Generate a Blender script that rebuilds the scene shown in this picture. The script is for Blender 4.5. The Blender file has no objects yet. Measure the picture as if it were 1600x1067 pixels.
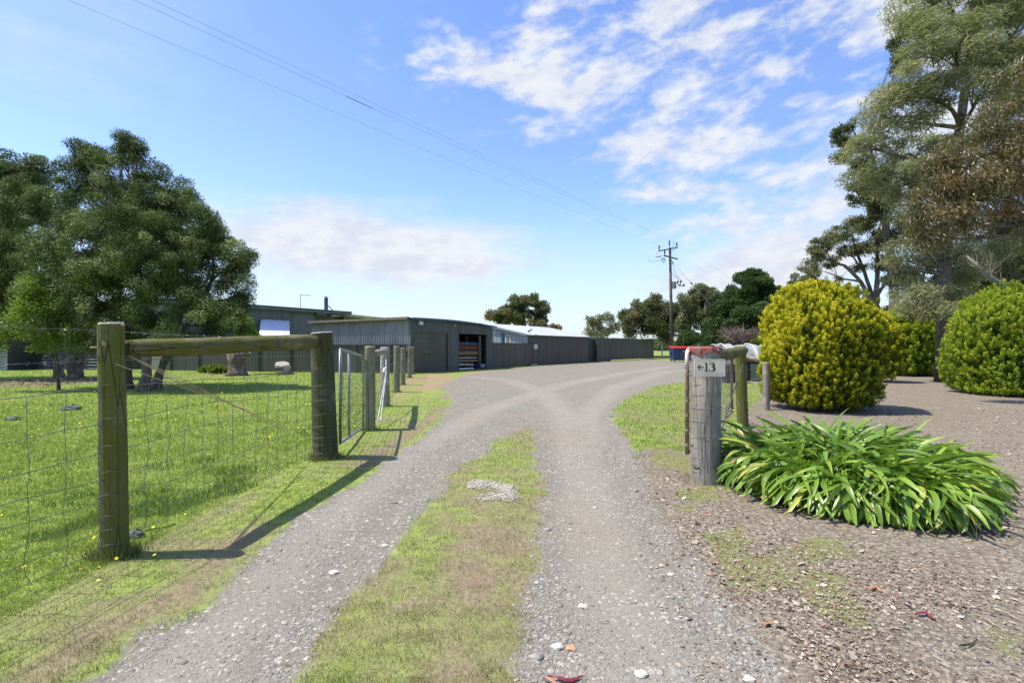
import bpy, math, random
import numpy as np
from mathutils import Vector, Matrix
R = math.radians
SC = bpy.context.scene
# ---------------------------------------------------------------- camera
cam_d = bpy.data.cameras.new("camera"); cam = bpy.data.objects.new("camera", cam_d)
SC.collection.objects.link(cam); SC.camera = cam
cam_d.sensor_width = 36; cam_d.lens = 18.0; cam_d.shift_y = 0.0059
cam_d.clip_start = 0.05; cam_d.clip_end = 3000
CH = 1.4
cam.location = (0, 0, CH); cam.rotation_euler = (R(90), 0, 0)
SC.view_settings.view_transform = 'Standard'; SC.view_settings.look = 'None'
SC.view_settings.exposure = 0.50; SC.view_settings.gamma = 1.0; SC.view_settings.use_curve_mapping = False
F, CX, HY = 800.0, 800.0, 543.0          # focal length and horizon of the 1600 px photograph
def G(px, py):
    "ground point seen at a pixel"
    d = F*CH/(py-HY); return ((px-CX)/F*d, d)
def P(px, py, d):
    "point at depth d seen at a pixel"
    return ((px-CX)/F*d, d, CH+(HY-py)/F*d)

# ---------------------------------------------------------------- node helper
class NT:
    def __init__(s, nt): s.nt = nt; s.n = nt.nodes; s.l = nt.links
    def node(s, t, **kw):
        n = s.n.new(t)
        for k, v in kw.items(): setattr(n, k, v)
        return n
    def put(s, sock, v):
        if isinstance(v, S): s.l.new(v.s, sock)
        elif hasattr(v, 'is_output'): s.l.new(v, sock)
        elif v is not None:
            if hasattr(sock.default_value, '__len__') and not hasattr(v, '__len__'): v = (v,)*len(sock.default_value)
            if hasattr(sock.default_value, '__len__') and len(sock.default_value) == 4 and len(v) == 3: v = tuple(v)+(1,)
            sock.default_value = v
    def math(s, op, a, b=None, c=None, clamp=False):
        n = s.node('ShaderNodeMath', operation=op, use_clamp=clamp)
        s.put(n.inputs[0], a)
        if b is not None: s.put(n.inputs[1], b)
        if c is not None: s.put(n.inputs[2], c)
        return S(s, n.outputs[0])
    def attr(s, name): return S(s, s.node('ShaderNodeAttribute', attribute_name=name).outputs['Fac'])
    def noise(s, vec, scale, detail=4, rough=.55, dist=0):
        n = s.node('ShaderNodeTexNoise'); s.put(n.inputs['Vector'], vec)
        n.inputs['Scale'].default_value = scale; n.inputs['Detail'].default_value = detail
        n.inputs['Roughness'].default_value = rough; n.inputs['Distortion'].default_value = dist
        return S(s, n.outputs['Fac'])
    def voro(s, vec, scale, feature='F1', out='Distance', rnd=1):
        n = s.node('ShaderNodeTexVoronoi', feature=feature); s.put(n.inputs['Vector'], vec)
        n.inputs['Scale'].default_value = scale; n.inputs['Randomness'].default_value = rnd
        return S(s, n.outputs[out])
    def ramp(s, v, lo, hi, a=0.0, b=1.0):
        n = s.node('ShaderNodeMapRange', interpolation_type='SMOOTHSTEP'); s.put(n.inputs[0], v)
        n.inputs[1].default_value = lo; n.inputs[2].default_value = hi
        n.inputs[3].default_value = a; n.inputs[4].default_value = b
        return S(s, n.outputs[0])
    def mix(s, f, a, b, mode='MIX'):
        n = s.node('ShaderNodeMix', data_type='RGBA', blend_type=mode)
        s.put(n.inputs[0], f); s.put(n.inputs[6], a); s.put(n.inputs[7], b)
        return S(s, n.outputs[2])
    def cramp(s, v, stops):
        n = s.node('ShaderNodeValToRGB'); s.put(n.inputs[0], v); cr = n.color_ramp
        while len(cr.elements) < len(stops): cr.elements.new(.5)
        for e, (p, c) in zip(cr.elements, stops): e.position = p; e.color = tuple(c)+(1,)
        return S(s, n.outputs[0])
    def xyz(s, x, y, z=0.0):
        n = s.node('ShaderNodeCombineXYZ')
        for i, v in enumerate((x, y, z)): s.put(n.inputs[i], v)
        return S(s, n.outputs[0])
    def sep(s, v):
        n = s.node('ShaderNodeSeparateXYZ'); s.put(n.inputs[0], v); return [S(s, o) for o in n.outputs]
    def scl(s, v, k):
        n = s.node('ShaderNodeVectorMath', operation='MULTIPLY'); s.put(n.inputs[0], v); n.inputs[1].default_value = k
        return S(s, n.outputs[0])
    def bump(s, h, dist, strength=1.0, normal=None):
        n = s.node('ShaderNodeBump'); s.put(n.inputs['Height'], h)
        n.inputs['Distance'].default_value = dist; n.inputs['Strength'].default_value = strength
        if normal is not None: s.put(n.inputs['Normal'], normal)
        return S(s, n.outputs[0])
class S:
    def __init__(s, t, sock): s.t = t; s.s = sock
    def __add__(s, o): return s.t.math('ADD', s, o)
    __radd__ = __add__
    def __sub__(s, o): return s.t.math('SUBTRACT', s, o)
    def __rsub__(s, o): return s.t.math('SUBTRACT', o, s)
    def __mul__(s, o): return s.t.math('MULTIPLY', s, o)
    __rmul__ = __mul__
    def __truediv__(s, o): return s.t.math('DIVIDE', s, o)

# ---------------------------------------------------------------- sky with clouds, sun
SUN_EL, SUN_AZ = 63.0, -93.0     # azimuth measured clockwise from +Y: the sun stands to the left of the camera
W_ = bpy.data.worlds.new("World"); SC.world = W_; W_.use_nodes = True
t = NT(W_.node_tree); t.n.clear()
sky = t.node('ShaderNodeTexSky', sky_type='NISHITA', sun_disc=False, sun_elevation=R(SUN_EL), sun_rotation=R(SUN_AZ % 360))
sky.altitude = 50; sky.air_density = 1.0; sky.dust_density = 0.6; sky.ozone_density = 2.0
d = t.node('ShaderNodeTexCoord').outputs['Generated']
dx, dy, dz = t.sep(d)
az = t.math('ARCTAN2', dx, dy); el = t.math('ARCSINE', dz)
def blob(a0, e0, sa, se, k=0.0):
    u = (az - R(a0))/R(sa); v = (el - R(e0) - (az - R(a0))*k)/R(se)
    return t.math('EXPONENT', (u*u + v*v)*-1.0)
ca, sa_ = math.cos(R(6)), math.sin(R(6))
ru = az*ca + el*sa_; rv = el*ca - az*sa_
warp = t.noise(t.xyz(az, el, 3.0), 5.0, 3)
cv = t.xyz(ru*3.5 + warp*.7, rv*9.0 + warp*1.0, 0.7)
n1 = t.noise(cv, 1.75, 7, .56)
n1b = t.noise(t.xyz(ru*9.0, rv*20.0, 4.0), 1.9, 5, .6)
cum = n1*.66 + n1b*.34
mask1 = t.math('ADD', t.math('ADD', blob(24, 24, 19, 12.5), blob(1, 29, 14, 4.5)), t.math('ADD', blob(38, 15, 14, 9), blob(32, 33, 14, 8)), clamp=True)
c1 = t.ramp(cum + mask1*.155, .545, .74)*t.ramp(mask1, .08, .5)
sm = t.noise(t.xyz(az*2.2, el*9.0, 1.3), 2.2, 6, .6)
mask2 = t.math('ADD', blob(-16, 10.5, 20, 4.6, -.06), blob(27, 8.0, 10, 4.6, .15), clamp=True)
mask2b = t.math('ADD', blob(0, 9.5, 16, 3.2), blob(-44, 23, 13, 5), clamp=True)
c2 = t.ramp(sm*.6 + mask2*.60, .42, .78)
c3 = t.ramp(sm*.6 + mask2b*.5, .45, 1.05)*.45
veil = t.ramp(t.noise(t.xyz(ru*1.3, rv*2.4, 5.1), 1.6, 4, .5), .45, .85)*.22*t.ramp(el, R(2), R(30))
cl = t.math('MAXIMUM', t.math('MAXIMUM', c1*.93, c2*.95), t.math('MAXIMUM', c3, veil))
skyc = t.node('ShaderNodeHueSaturation'); skyc.inputs['Hue'].default_value = .512; skyc.inputs['Saturation'].default_value = 1.15; skyc.inputs['Value'].default_value = 1.3
t.put(skyc.inputs['Color'], sky.outputs[0])
# pale air towards the horizon
hz = t.ramp(el, R(-1), R(17), 1.0, 0.0)
base = t.mix(hz*.70, skyc.outputs[0], (2.85, 3.2, 4.2))
shade = t.ramp(n1b, .3, .7)
ccol = t.mix(shade, (3.4, 3.6, 4.1), (4.25, 4.35, 4.5))
col = t.mix(cl, base, ccol)
bg = t.node('ShaderNodeBackground'); t.put(bg.inputs['Color'], col); bg.inputs['Strength'].default_value = 0.15
t.l.new(bg.outputs[0], t.node('ShaderNodeOutputWorld').inputs[0])
sun_d = bpy.data.lights.new("sun", 'SUN'); sun_d.energy = 4.9; sun_d.angle = R(0.53); sun_d.color = (1.0, .955, .88)
sun = bpy.data.objects.new("sun", sun_d); SC.collection.objects.link(sun)
sv = Vector((math.sin(R(SUN_AZ))*math.cos(R(SUN_EL)), math.cos(R(SUN_AZ))*math.cos(R(SUN_EL)), math.sin(R(SUN_EL))))
sun.rotation_euler = (-sv).to_track_quat('-Z', 'Y').to_euler(); sun.location = sv*60

# ---------------------------------------------------------------- object helpers
WL = {}
def meta(o, label=None, cat=None, group=None, kind=None):
    if label: o["label"] = label
    if cat: o["category"] = cat
    if group: o["group"] = group
    if kind: o["kind"] = kind
    return o
def thing(name, label, cat, loc, group=None):
    o = bpy.data.objects.new(name, None); SC.collection.objects.link(o); o.location = loc
    o.empty_display_size = .2; WL[o] = Vector(loc)
    return meta(o, label, cat, group)
def link(name, me, mats, parent=None, loc=(0, 0, 0), smooth=False, label=None):
    "link a mesh whose vertices are in world space"
    base = WL[parent] if parent else Vector((0, 0, 0))
    org = base + Vector(loc)*0 if parent else Vector(loc)
    n = len(me.vertices); co = np.empty(n*3, np.float32); me.vertices.foreach_get('co', co)
    co = co.reshape(-1, 3) - np.array(org, np.float32); me.vertices.foreach_set('co', co.ravel()); me.update()
    for m in (mats if isinstance(mats, (list, tuple)) else [mats]): me.materials.append(m)
    o = bpy.data.objects.new(name, me); SC.collection.objects.link(o)
    if parent: o.parent = parent
    else: o.location = org
    WL[o] = org
    if smooth: me.polygons.foreach_set('use_smooth', np.ones(len(me.polygons), bool))
    if label: o["label"] = label
    return o
def npmesh(name, V, Fc, tint=None, mi=None, smooth=False):
    "V (n,3); Fc (m,k) of one face size"
    me = bpy.data.meshes.new(name); V = np.ascontiguousarray(V, np.float32); Fc = np.ascontiguousarray(Fc, np.int32)
    m, k = Fc.shape
    me.vertices.add(len(V)); me.vertices.foreach_set('co', V.ravel())
    me.loops.add(m*k); me.loops.foreach_set('vertex_index', Fc.ravel())
    me.polygons.add(m); me.polygons.foreach_set('loop_start', np.arange(m, dtype=np.int32)*k)
    if smooth: me.polygons.foreach_set('use_smooth', np.ones(m, bool))
    if mi is not None: me.polygons.foreach_set('material_index', np.ascontiguousarray(mi, np.int32))
    me.update(calc_edges=True)
    if tint is not None:
        a = me.attributes.new('tint', 'FLOAT', 'FACE'); a.data.foreach_set('value', np.ascontiguousarray(tint, np.float32))
    return me
class MB:
    "collects shapes (world coordinates) into one mesh"
    def __init__(s): s.v = []; s.f = []; s.m = []
    def add(s, vs, fs, mi=0):
        o = len(s.v); s.v += [tuple(p) for p in vs]; s.f += [tuple(i+o for i in f) for f in fs]; s.m += [mi]*len(fs); return s
    def hexa(s, q, mi=0):
        "q: 4 bottom then 4 top corners"
        return s.add(q, [(3, 2, 1, 0), (4, 5, 6, 7), (0, 1, 5, 4), (1, 2, 6, 5), (2, 3, 7, 6), (3, 0, 4, 7)], mi)
    def box(s, x0, x1, y0, y1, z0, z1, mi=0):
        return s.hexa([(x0, y0, z0), (x1, y0, z0), (x1, y1, z0), (x0, y1, z0), (x0, y0, z1), (x1, y0, z1), (x1, y1, z1), (x0, y1, z1)], mi)
    def tube(s, pts, r, n=8, mi=0, caps=True):
        pts = [Vector(p) for p in pts]; r = r if hasattr(r, '__len__') else [r]*len(pts)
        rings = []; up = None
        for i, p in enumerate(pts):
            a = pts[max(i-1, 0)]; b = pts[min(i+1, len(pts)-1)]; d = (b-a)
            d = d.normalized() if d.length > 1e-9 else Vector((0, 0, 1))
            if up is None: up = Vector((1, 0, 0)) if abs(d.z) > .9 else Vector((0, 0, 1))
            x = up.cross(d); x = x.normalized() if x.length > 1e-6 else Vector((1, 0, 0)); y = d.cross(x).normalized(); up = y
            rings.append([p + (x*math.cos(2*math.pi*k/n) + y*math.sin(2*math.pi*k/n))*r[i] for k in range(n)])
        V = [q for ring in rings for q in ring]; Fs = []
        for i in range(len(pts)-1):
            for k in range(n): Fs.append((i*n+k, i*n+(k+1) % n, (i+1)*n+(k+1) % n, (i+1)*n+k))
        if caps: Fs += [tuple(range(n))[::-1], tuple((len(pts)-1)*n+k for k in range(n))]
        return s.add(V, Fs, mi)
    def bar(s, a, b, w, h, mi=0, up=(0, 0, 1)):
        a, b = Vector(a), Vector(b); d = (b-a).normalized(); x = d.cross(Vector(up)).normalized(); y = x.cross(d)
        q = [p + x*sx*w/2 + y*sy*h/2 for p in (a, b) for sx, sy in ((-1, -1), (1, -1), (1, 1), (-1, 1))]
        return s.hexa(q, mi)
    def build(s, name, mat, parent=None, loc=None, smooth=False, label=None):
        me = bpy.data.meshes.new(name); me.from_pydata(s.v, [], s.f)
        if any(s.m): me.polygons.foreach_set('material_index', s.m)
        import bmesh
        bm = bmesh.new(); bm.from_mesh(me); bmesh.ops.recalc_face_normals(bm, faces=bm.faces); bm.to_mesh(me); bm.free()
        if loc is None: loc = s.v[0] if not parent else (0, 0, 0)
        return link(name, me, mat, parent, loc, smooth, label)
class Fr:
    "wall frame: origin, unit vector along the wall, outward normal"
    def __init__(s, o, a, nrm): s.o = Vector((o[0], o[1], 0)); s.a = Vector((a[0], a[1], 0)).normalized(); s.n = Vector((nrm[0], nrm[1], 0)).normalized()
    def p(s, a, n, z): return s.o + s.a*a + s.n*n + Vector((0, 0, z))
    def box(s, mb, a0, a1, n0, n1, z0, z1, mi=0, z1b=None):
        zb = z1 if z1b is None else z1b
        return mb.hexa([s.p(a0, n0, z0), s.p(a1, n0, z0), s.p(a1, n1, z0), s.p(a0, n1, z0), s.p(a0, n0, z1), s.p(a1, n0, zb), s.p(a1, n1, zb), s.p(a0, n1, z1)], mi)
    def at(s, px, n=0.0):
        u = (px-CX)/F; o = s.o + s.n*n
        return (u*o.y - o.x)/(s.a.x - u*s.a.y)
    def z(s, px, py, n=0.0):
        a = s.at(px, n); return CH + (HY-py)/F*s.p(a, n, 0).y
def corr(fr, a0, a1, n_top, z_top, n_bot, z_bot, pitch=.12, amp=.015, thick=.0, z_top2=None, horizontal=False):
    "corrugated sheet between a top and a bottom line; waves run down (or along if horizontal)"
    mb = MB()
    zt2 = z_top if z_top2 is None else z_top2
    if not horizontal:
        k = int((a1-a0)/pitch*6); V = []; Fc = []
        tilt = Vector((0, 0, 0)) + fr.n*(z_top-z_bot) + Vector((0, 0, n_bot-n_top)); tilt.normalize()
        for i in range(k+1):
            f = i/k; a = a0+(a1-a0)*f; w = amp*math.sin(2*math.pi*a/pitch)
            V.append(fr.p(a, n_top, z_top+(zt2-z_top)*f)+tilt*w); V.append(fr.p(a, n_bot, z_bot)+tilt*w)
        for i in range(k): Fc.append((2*i, 2*i+1, 2*i+3, 2*i+2))
    else:
        k = int((z_top-z_bot)/pitch*6); V = []; Fc = []
        for i in range(k+1):
            f = i/k; z = z_top+(z_bot-z_top)*f; n = n_top+(n_bot-n_top)*f + amp*math.sin(2*math.pi*z/pitch)
            V.append(fr.p(a0, n, z)); V.append(fr.p(a1, n, z))
        for i in range(k): Fc.append((2*i, 2*i+1, 2*i+3, 2*i+2))
    mb.add(V, Fc); return mb

# ---------------------------------------------------------------- value noise for masks and scatter
def _h(ix, iy, s):
    h = (ix.astype(np.int64)*374761393 + iy.astype(np.int64)*668265263 + s*974634777) & 0x7fffffff
    h = ((h ^ (h >> 13))*1274126177) & 0x7fffffff
    return ((h ^ (h >> 16)) & 0xffff)/65535.0
def vn(x, y, sc=1.0, s=0, oct=3):
    x = np.asarray(x, float)/sc; y = np.asarray(y, float)/sc; r = 0; a = 1.0; tot = 0
    for o in range(oct):
        ix = np.floor(x); iy = np.floor(y); fx = x-ix; fy = y-iy; fx = fx*fx*(3-2*fx); fy = fy*fy*(3-2*fy)
        v = (_h(ix, iy, s+o)*(1-fx)+_h(ix+1, iy, s+o)*fx)*(1-fy)+(_h(ix, iy+1, s+o)*(1-fx)+_h(ix+1, iy+1, s+o)*fx)*fy
        r = r+a*v; tot += a; a *= .5; x = x*2+17.3; y = y*2+9.1
    return r/tot
def sd(poly, x, y):
    "signed distance to a polygon, positive inside"
    x = np.asarray(x, float); y = np.asarray(y, float); d = np.full(x.shape, 1e9); ins = np.zeros(x.shape, bool)
    n = len(poly)
    for i in range(n):
        ax, ay = poly[i]; bx, by = poly[(i+1) % n]; ex, ey = bx-ax, by-ay
        tt = np.clip(((x-ax)*ex+(y-ay)*ey)/(ex*ex+ey*ey+1e-12), 0, 1)
        d = np.minimum(d, (x-ax-tt*ex)**2+(y-ay-tt*ey)**2)
        c = ((ay > y) != (by > y)) & (x < (bx-ax)*(y-ay)/((by-ay) if by != ay else 1e-12)+ax)
        ins ^= c
    return np.where(ins, 1, -1)*np.sqrt(d)
def sm01(v, a, b):
    q = np.clip((v-a)/(b-a), 0, 1); return q*q*(3-2*q)
# ---------------------------------------------------------------- materials
def newmat(name):
    m = bpy.data.materials.new(name); m.use_nodes = True; q = NT(m.node_tree); q.n.clear()
    q.pb = q.node('ShaderNodeBsdfPrincipled'); q.out = q.node('ShaderNodeOutputMaterial'); q.l.new(q.pb.outputs[0], q.out.inputs[0])
    q.oc = q.node('ShaderNodeTexCoord').outputs['Object']
    return m, q
def fin(q, col, rough=.8, metal=0.0, spec=.4, nrm=None):
    q.put(q.pb.inputs['Base Color'], col); q.put(q.pb.inputs['Roughness'], rough); q.put(q.pb.inputs['Metallic'], metal)
    q.put(q.pb.inputs['Specular IOR Level'], spec)
    if nrm is not None: q.put(q.pb.inputs['Normal'], nrm)
def plain(name, c, c2=None, rough=.7, metal=0, spec=.4, sc=3.0, b=.002, bsc=40, st=(1, 1, 1)):
    m, q = newmat(name); c2 = c2 or tuple(x*.72 for x in c)
    v = q.scl(q.oc, st)
    n = q.noise(v, sc, 6, .62); n2 = q.noise(v, bsc, 3)
    col = q.mix(q.ramp(n, .32, .70), c, c2)
    fin(q, col, q.ramp(n, .3, .7, rough*.85, min(1, rough*1.12)), metal, spec, q.bump(n2, b) if b else None)
    return m
def wood(name, c1, c2, c3, algae=None, st=(9, 9, .7), crack=.012, axis=2):
    "weathered round timber: grain and drying cracks along the axis, stain patches"
    m, q = newmat(name)
    s3 = [st[0]]*3; s3[axis] = st[2]
    v = q.scl(q.oc, tuple(s3))
    g = q.noise(v, 3.5, 8, .65, .4); fine = q.noise(v, 22, 4, .6)
    cr = q.ramp(q.voro(q.scl(q.oc, tuple(5.0 if i != axis else .28 for i in range(3))), 2.6, 'DISTANCE_TO_EDGE'), 0.0, .02)
    crm = cr
    st_ = q.noise(q.oc, 2.3, 5, .6)
    col = q.mix(q.ramp(g, .3, .7), c1, c2)
    col = q.mix(q.ramp(st_, .46, .66), col, c3)
    if algae:
        col = q.mix(q.ramp(q.noise(q.oc, 3.1, 6, .7), .40, .62)*.9, col, algae)
    col = q.mix(fine*.35, col, (.03, .027, .02))
    col = q.mix((1.0-crm)*.45, col, (.02, .017, .012))
    h = g*.5 + fine*.25 + crm*.9
    fin(q, col, .88, 0, .25, q.bump(h, crack))
    return m
def leafm(name, stops, trans=.28, rough=.65, spec=.12, tcol=None, nscale=.8, namp=.35):
    m, q = newmat(name)
    f = q.attr('tint') + (q.noise(q.oc, nscale, 3) - .5)*namp
    col = q.cramp(f, stops)
    fin(q, col, rough, 0, spec)
    tr = q.node('ShaderNodeBsdfTranslucent')
    q.put(tr.inputs['Color'], q.mix(.5, col, tcol or (.30, .42, .05), 'MIX'))
    mx = q.node('ShaderNodeMixShader'); mx.inputs[0].default_value = trans
    q.l.new(q.pb.outputs[0], mx.inputs[1]); q.l.new(tr.outputs[0], mx.inputs[2]); q.l.new(mx.outputs[0], q.out.inputs[0])
    return m
MT = {}
MT['post_green'] = wood('post_green', (.16, .15, .045), (.115, .115, .03), (.22, .195, .085), (.12, .135, .012))
MT['rail_green'] = wood('rail_green', (.17, .155, .06), (.12, .115, .03), (.24, .21, .11), (.125, .13, .012), axis=1)
MT['post_dark'] = wood('post_dark', (.10, .095, .055), (.055, .055, .028), (.19, .175, .115), (.075, .085, .02))
MT['post_grey'] = wood('post_grey', (.36, .315, .25), (.25, .215, .165), (.46, .41, .34), crack=.02)
MT['post_pale'] = wood('post_pale', (.30, .27, .19), (.22, .20, .13), (.36, .33, .25), (.20, .20, .10))
MT['endgrain'] = plain('endgrain', (.42, .39, .32), (.22, .2, .16), .95, b=.004, bsc=60, sc=14)
MT['wire'] = plain('galvanised_wire', (.20, .20, .19), (.12, .115, .105), .5, .5, .5, 12, 0)
MT['tube'] = plain('galvanised_tube', (.34, .35, .36), (.22, .225, .23), .5, .6, .5, 9, 0)
MT['rust'] = plain('rusty_pipe', (.25, .115, .06), (.36, .29, .24), .8, .1, .3, 7, .003, 60)
MT['whitepaint'] = plain('chipped_white_paint', (.72, .68, .62), (.42, .27, .18), .6, 0, .4, 9, .001)
MT['redcap'] = plain('red_painted_tin', (.24, .040, .022), (.17, .075, .045), .55, 0, .5, 12, .003, 30)
MT['signboard'] = plain('cream_signboard', (.72, .63, .45), (.64, .56, .41), .5, 0, .5, 6, .0005)
MT['signedge'] = plain('signboard_edge', (.80, .76, .66), None, .5)
MT['black'] = plain('black_paint', (.012, .012, .012), (.02, .02, .02), .5)
MT['smudge'] = plain('faded_sticker', (.50, .52, .50), (.62, .58, .48), .6, sc=60)
MT['shed'] = plain('dark_grey_steel', (.088, .100, .094), (.068, .078, .073), .5, .15, .4, .7, .001, 12)
MT['shedwall'] = plain('shed_front_cladding', (.098, .110, .102), (.070, .080, .075), .5, .1, .4, 2.2, .001, 9, st=(1, 1, .12))
MT['slat'] = plain('roller_door_slats', (.165, .155, .120), (.135, .127, .098), .45, .1, .45, .8, 0)
MT['teal'] = plain('teal_fascia', (.025, .105, .14), (.02, .075, .10), .4, .1, .5, 1, 0)
MT['corr'] = plain('weathered_corrugated_iron', (.31, .315, .31), (.22, .22, .215), .42, .2, .5, 3, 0, st=(1, 1, .15))
MT['corrlit'] = plain('grey_corrugated_wall', (.33, .35, .37), (.26, .28, .30), .5, .2, .4, 1.2, 0)
MT['sheet'] = plain('dark_grey_sheet', (.085, .088, .076), (.062, .064, .056), .55, .1, .4, 2.4, 0, st=(1, 1, .12))
MT['fence'] = plain('dark_brown_steel_fence', (.100, .093, .080), (.080, .074, .064), .55, .1, .4, 2.4, 0, st=(1, 1, .12))
MT['fencegreen'] = plain('dark_green_steel', (.05, .062, .052), (.038, .047, .04), .55, .1, .4, .5, 0)
MT['zinc'] = plain('zincalume_roof', (.52, .54, .56), (.38, .40, .43), .42, .35, .5, .8, 0)
MT['house'] = plain('grey_weatherboard', (.165, .175, .155), (.120, .128, .115), .6, 0, .4, 1.8, 0, st=(1, 1, .2))
MT['brownwall'] = plain('brown_gable_cladding', (.15, .115, .09), (.11, .085, .07), .7, 0)
MT['timberframe'] = plain('old_timber_frame', (.22, .185, .14), (.14, .12, .09), .8, 0, .3, 6)
MT['poly'] = plain('polycarbonate_sheet', (.85, .84, .90), (.72, .72, .80), .35, 0, .6, 3, 0)
MT['glass'] = plain('dark_glass', (.02, .025, .028), (.035, .04, .045), .08, 0, .7, 1, 0)
MT['white'] = plain('white_paint', (.74, .74, .72), (.60, .60, .58), .5, 0, .4, 5, 0)
MT['blue'] = plain('blue_plastic', (.03, .09, .20), (.02, .06, .15), .4)
MT['binblue'] = plain('bin_blue_steel', (.018, .050, .135), (.025, .06, .12), .42, 0, .5, 4, .001)
MT['binred'] = plain('bin_red_lid', (.50, .025, .035), (.42, .02, .03), .4, 0, .5, 4, 0)
MT['rubber'] = plain('black_rubber', (.015, .015, .015), None, .7)
MT['timber1'] = plain('tan_timber', (.38, .24, .12), (.26, .16, .08), .8, 0, .3, 3, 0, st=(1, 1, 6))
MT['timber2'] = plain('red_timber', (.19, .075, .045), (.14, .055, .035), .8, 0, .3, 3, 0)
MT['timber3'] = plain('grey_board', (.50, .48, .45), (.36, .34, .31), .8, 0, .3, 3, 0)
MT['pole'] = wood('utility_pole_wood', (.14, .115, .095), (.09, .075, .06), (.18, .155, .13), crack=.02)
MT['darkmetal'] = plain('dark_fitting', (.04, .055, .06), (.03, .04, .045), .5, .3)
MT['trafo'] = plain('grey_drum', (.24, .24, .21), (.17, .17, .15), .5)
MT['cable'] = plain('aluminium_conductor', (.16, .18, .22), (.12, .14, .17), .6, .2, .4, 1, 0)
MT['net'] = plain('white_netting', (.30, .31, .31), (.22, .235, .235), .8, 0, .3, 2, .01, 20)
MT['sack'] = plain('tan_tarpaulin', (.42, .32, .22), (.25, .19, .14), .9, 0, .2, 3, .02, 14)
MT['greentin'] = plain('pale_green_tin', (.20, .235, .165), (.15, .17, .12), .5, .2, .4, 2, 0)
MT['bark'] = wood('stringy_bark', (.22, .18, .14), (.12, .10, .075), (.34, .30, .25), st=(14, 14, 1.2), crack=.05)
MT['barkpale'] = wood('pale_bark', (.42, .38, .33), (.28, .245, .21), (.52, .48, .42), st=(8, 8, 1.0), crack=.03)
MT['twig'] = plain('dead_twigs', (.21, .16, .13), (.14, .11, .09), .9, 0, .2, 4, 0)
MT['rock'] = plain('bluestone_rock', (.16, .155, .15), (.08, .08, .08), .9, 0, .2, 12, .01, 40)
MT['palestone'] = plain('pale_stone', (.55, .51, .43), (.42, .37, .29), .85, 0, .2, 20, .002, 60)
MT['orangestone'] = plain('orange_stone', (.52, .25, .12), (.44, .30, .18), .85, 0, .2, 20, .002, 60)
MT['redleaf'] = plain('dry_red_leaf', (.22, .03, .035), (.12, .02, .02), .35, 0, .5, 30, 0)
MT['tanleaf'] = plain('dry_tan_leaf', (.42, .22, .12), (.30, .13, .07), .6, 0, .3, 30, 0)
MT['straw'] = plain('straw_stalk', (.55, .45, .28), (.40, .32, .2), .8, 0, .2, 20, 0)
MT['plasticblack'] = plain('black_plastic', (.018, .018, .018), (.03, .03, .03), .5)
# foliage
LF = {}
LF['mel'] = leafm('melaleuca_leaves', [(0, (.024, .038, .012)), (.4, (.066, .100, .024)), (.75, (.155, .195, .058)), (1, (.31, .34, .14))], .09)
LF['meldark'] = leafm('dark_eucalypt_leaves', [(0, (.035, .052, .022)), (.6, (.075, .10, .045)), (1, (.14, .13, .07))], .2)
LF['lime'] = leafm('lime_leaves', [(0, (.07, .12, .015)), (.6, (.14, .20, .03)), (1, (.24, .30, .06))], .35)
LF['gum'] = leafm('gum_leaves', [(0, (.055, .070, .030)), (.5, (.13, .145, .065)), (.85, (.21, .19, .095)), (1, (.28, .18, .10))], .22)
LF['gumbrown'] = leafm('brown_gum_leaves', [(0, (.06, .045, .022)), (.4, (.13, .11, .05)), (.75, (.24, .15, .07)), (1, (.36, .24, .12))], .25, .42, .5)
LF['oak'] = leafm('sheoak_needles', [(0, (.12, .125, .065)), (.4, (.24, .24, .125)), (.75, (.38, .36, .21)), (1, (.50, .44, .30))], .4)
LF['dense'] = leafm('dense_green_leaves', [(0, (.018, .040, .012)), (.6, (.042, .080, .022)), (1, (.10, .15, .05))], .15)
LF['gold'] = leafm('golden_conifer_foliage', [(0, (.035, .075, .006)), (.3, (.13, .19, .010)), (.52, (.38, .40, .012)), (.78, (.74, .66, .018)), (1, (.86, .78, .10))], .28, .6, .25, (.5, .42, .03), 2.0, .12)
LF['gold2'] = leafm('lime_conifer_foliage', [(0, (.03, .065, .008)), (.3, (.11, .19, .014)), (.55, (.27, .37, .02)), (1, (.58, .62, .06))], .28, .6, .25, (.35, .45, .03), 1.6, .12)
LF['agap'] = leafm('strap_leaves', [(0, (.055, .12, .012)), (.5, (.15, .26, .026)), (.9, (.28, .40, .05)), (.955, (.42, .42, .06)), (1, (.45, .33, .12))], .22, .38, .5, (.32, .5, .05), 1.5, .2)
LF['grass'] = leafm('grass_blades', [(0, (.13, .19, .028)), (.45, (.25, .335, .06)), (.72, (.38, .43, .12)), (.87, (.50, .47, .18)), (1, (.56, .48, .27))], .3, .6, .25, (.35, .45, .06), .7, .25)
LF['weed'] = leafm('weed_leaves', [(0, (.08, .14, .025)), (.6, (.16, .25, .045)), (1, (.26, .34, .09))], .25, .6, .25, (.3, .42, .06), .7, .2)
LF['drygrass'] = leafm('mown_grass_blades', [(0, (.055, .09, .018)), (.35, (.125, .165, .035)), (.6, (.21, .225, .075)), (.8, (.34, .29, .15)), (1, (.50, .42, .27))], .25, .65, .2, (.35, .38, .1), .7, .25)
LF['flower'] = leafm('yellow_petals', [(0, (.60, .50, .02)), (1, (.80, .68, .06))], .2)
LF['litter'] = leafm('dry_litter', [(0, (.10, .065, .045)), (.4, (.25, .18, .13)), (.8, (.42, .34, .26)), (.97, (.56, .48, .38)), (1, (.34, .10, .05))], .08, .8, .2, (.4, .3, .2))
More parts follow.
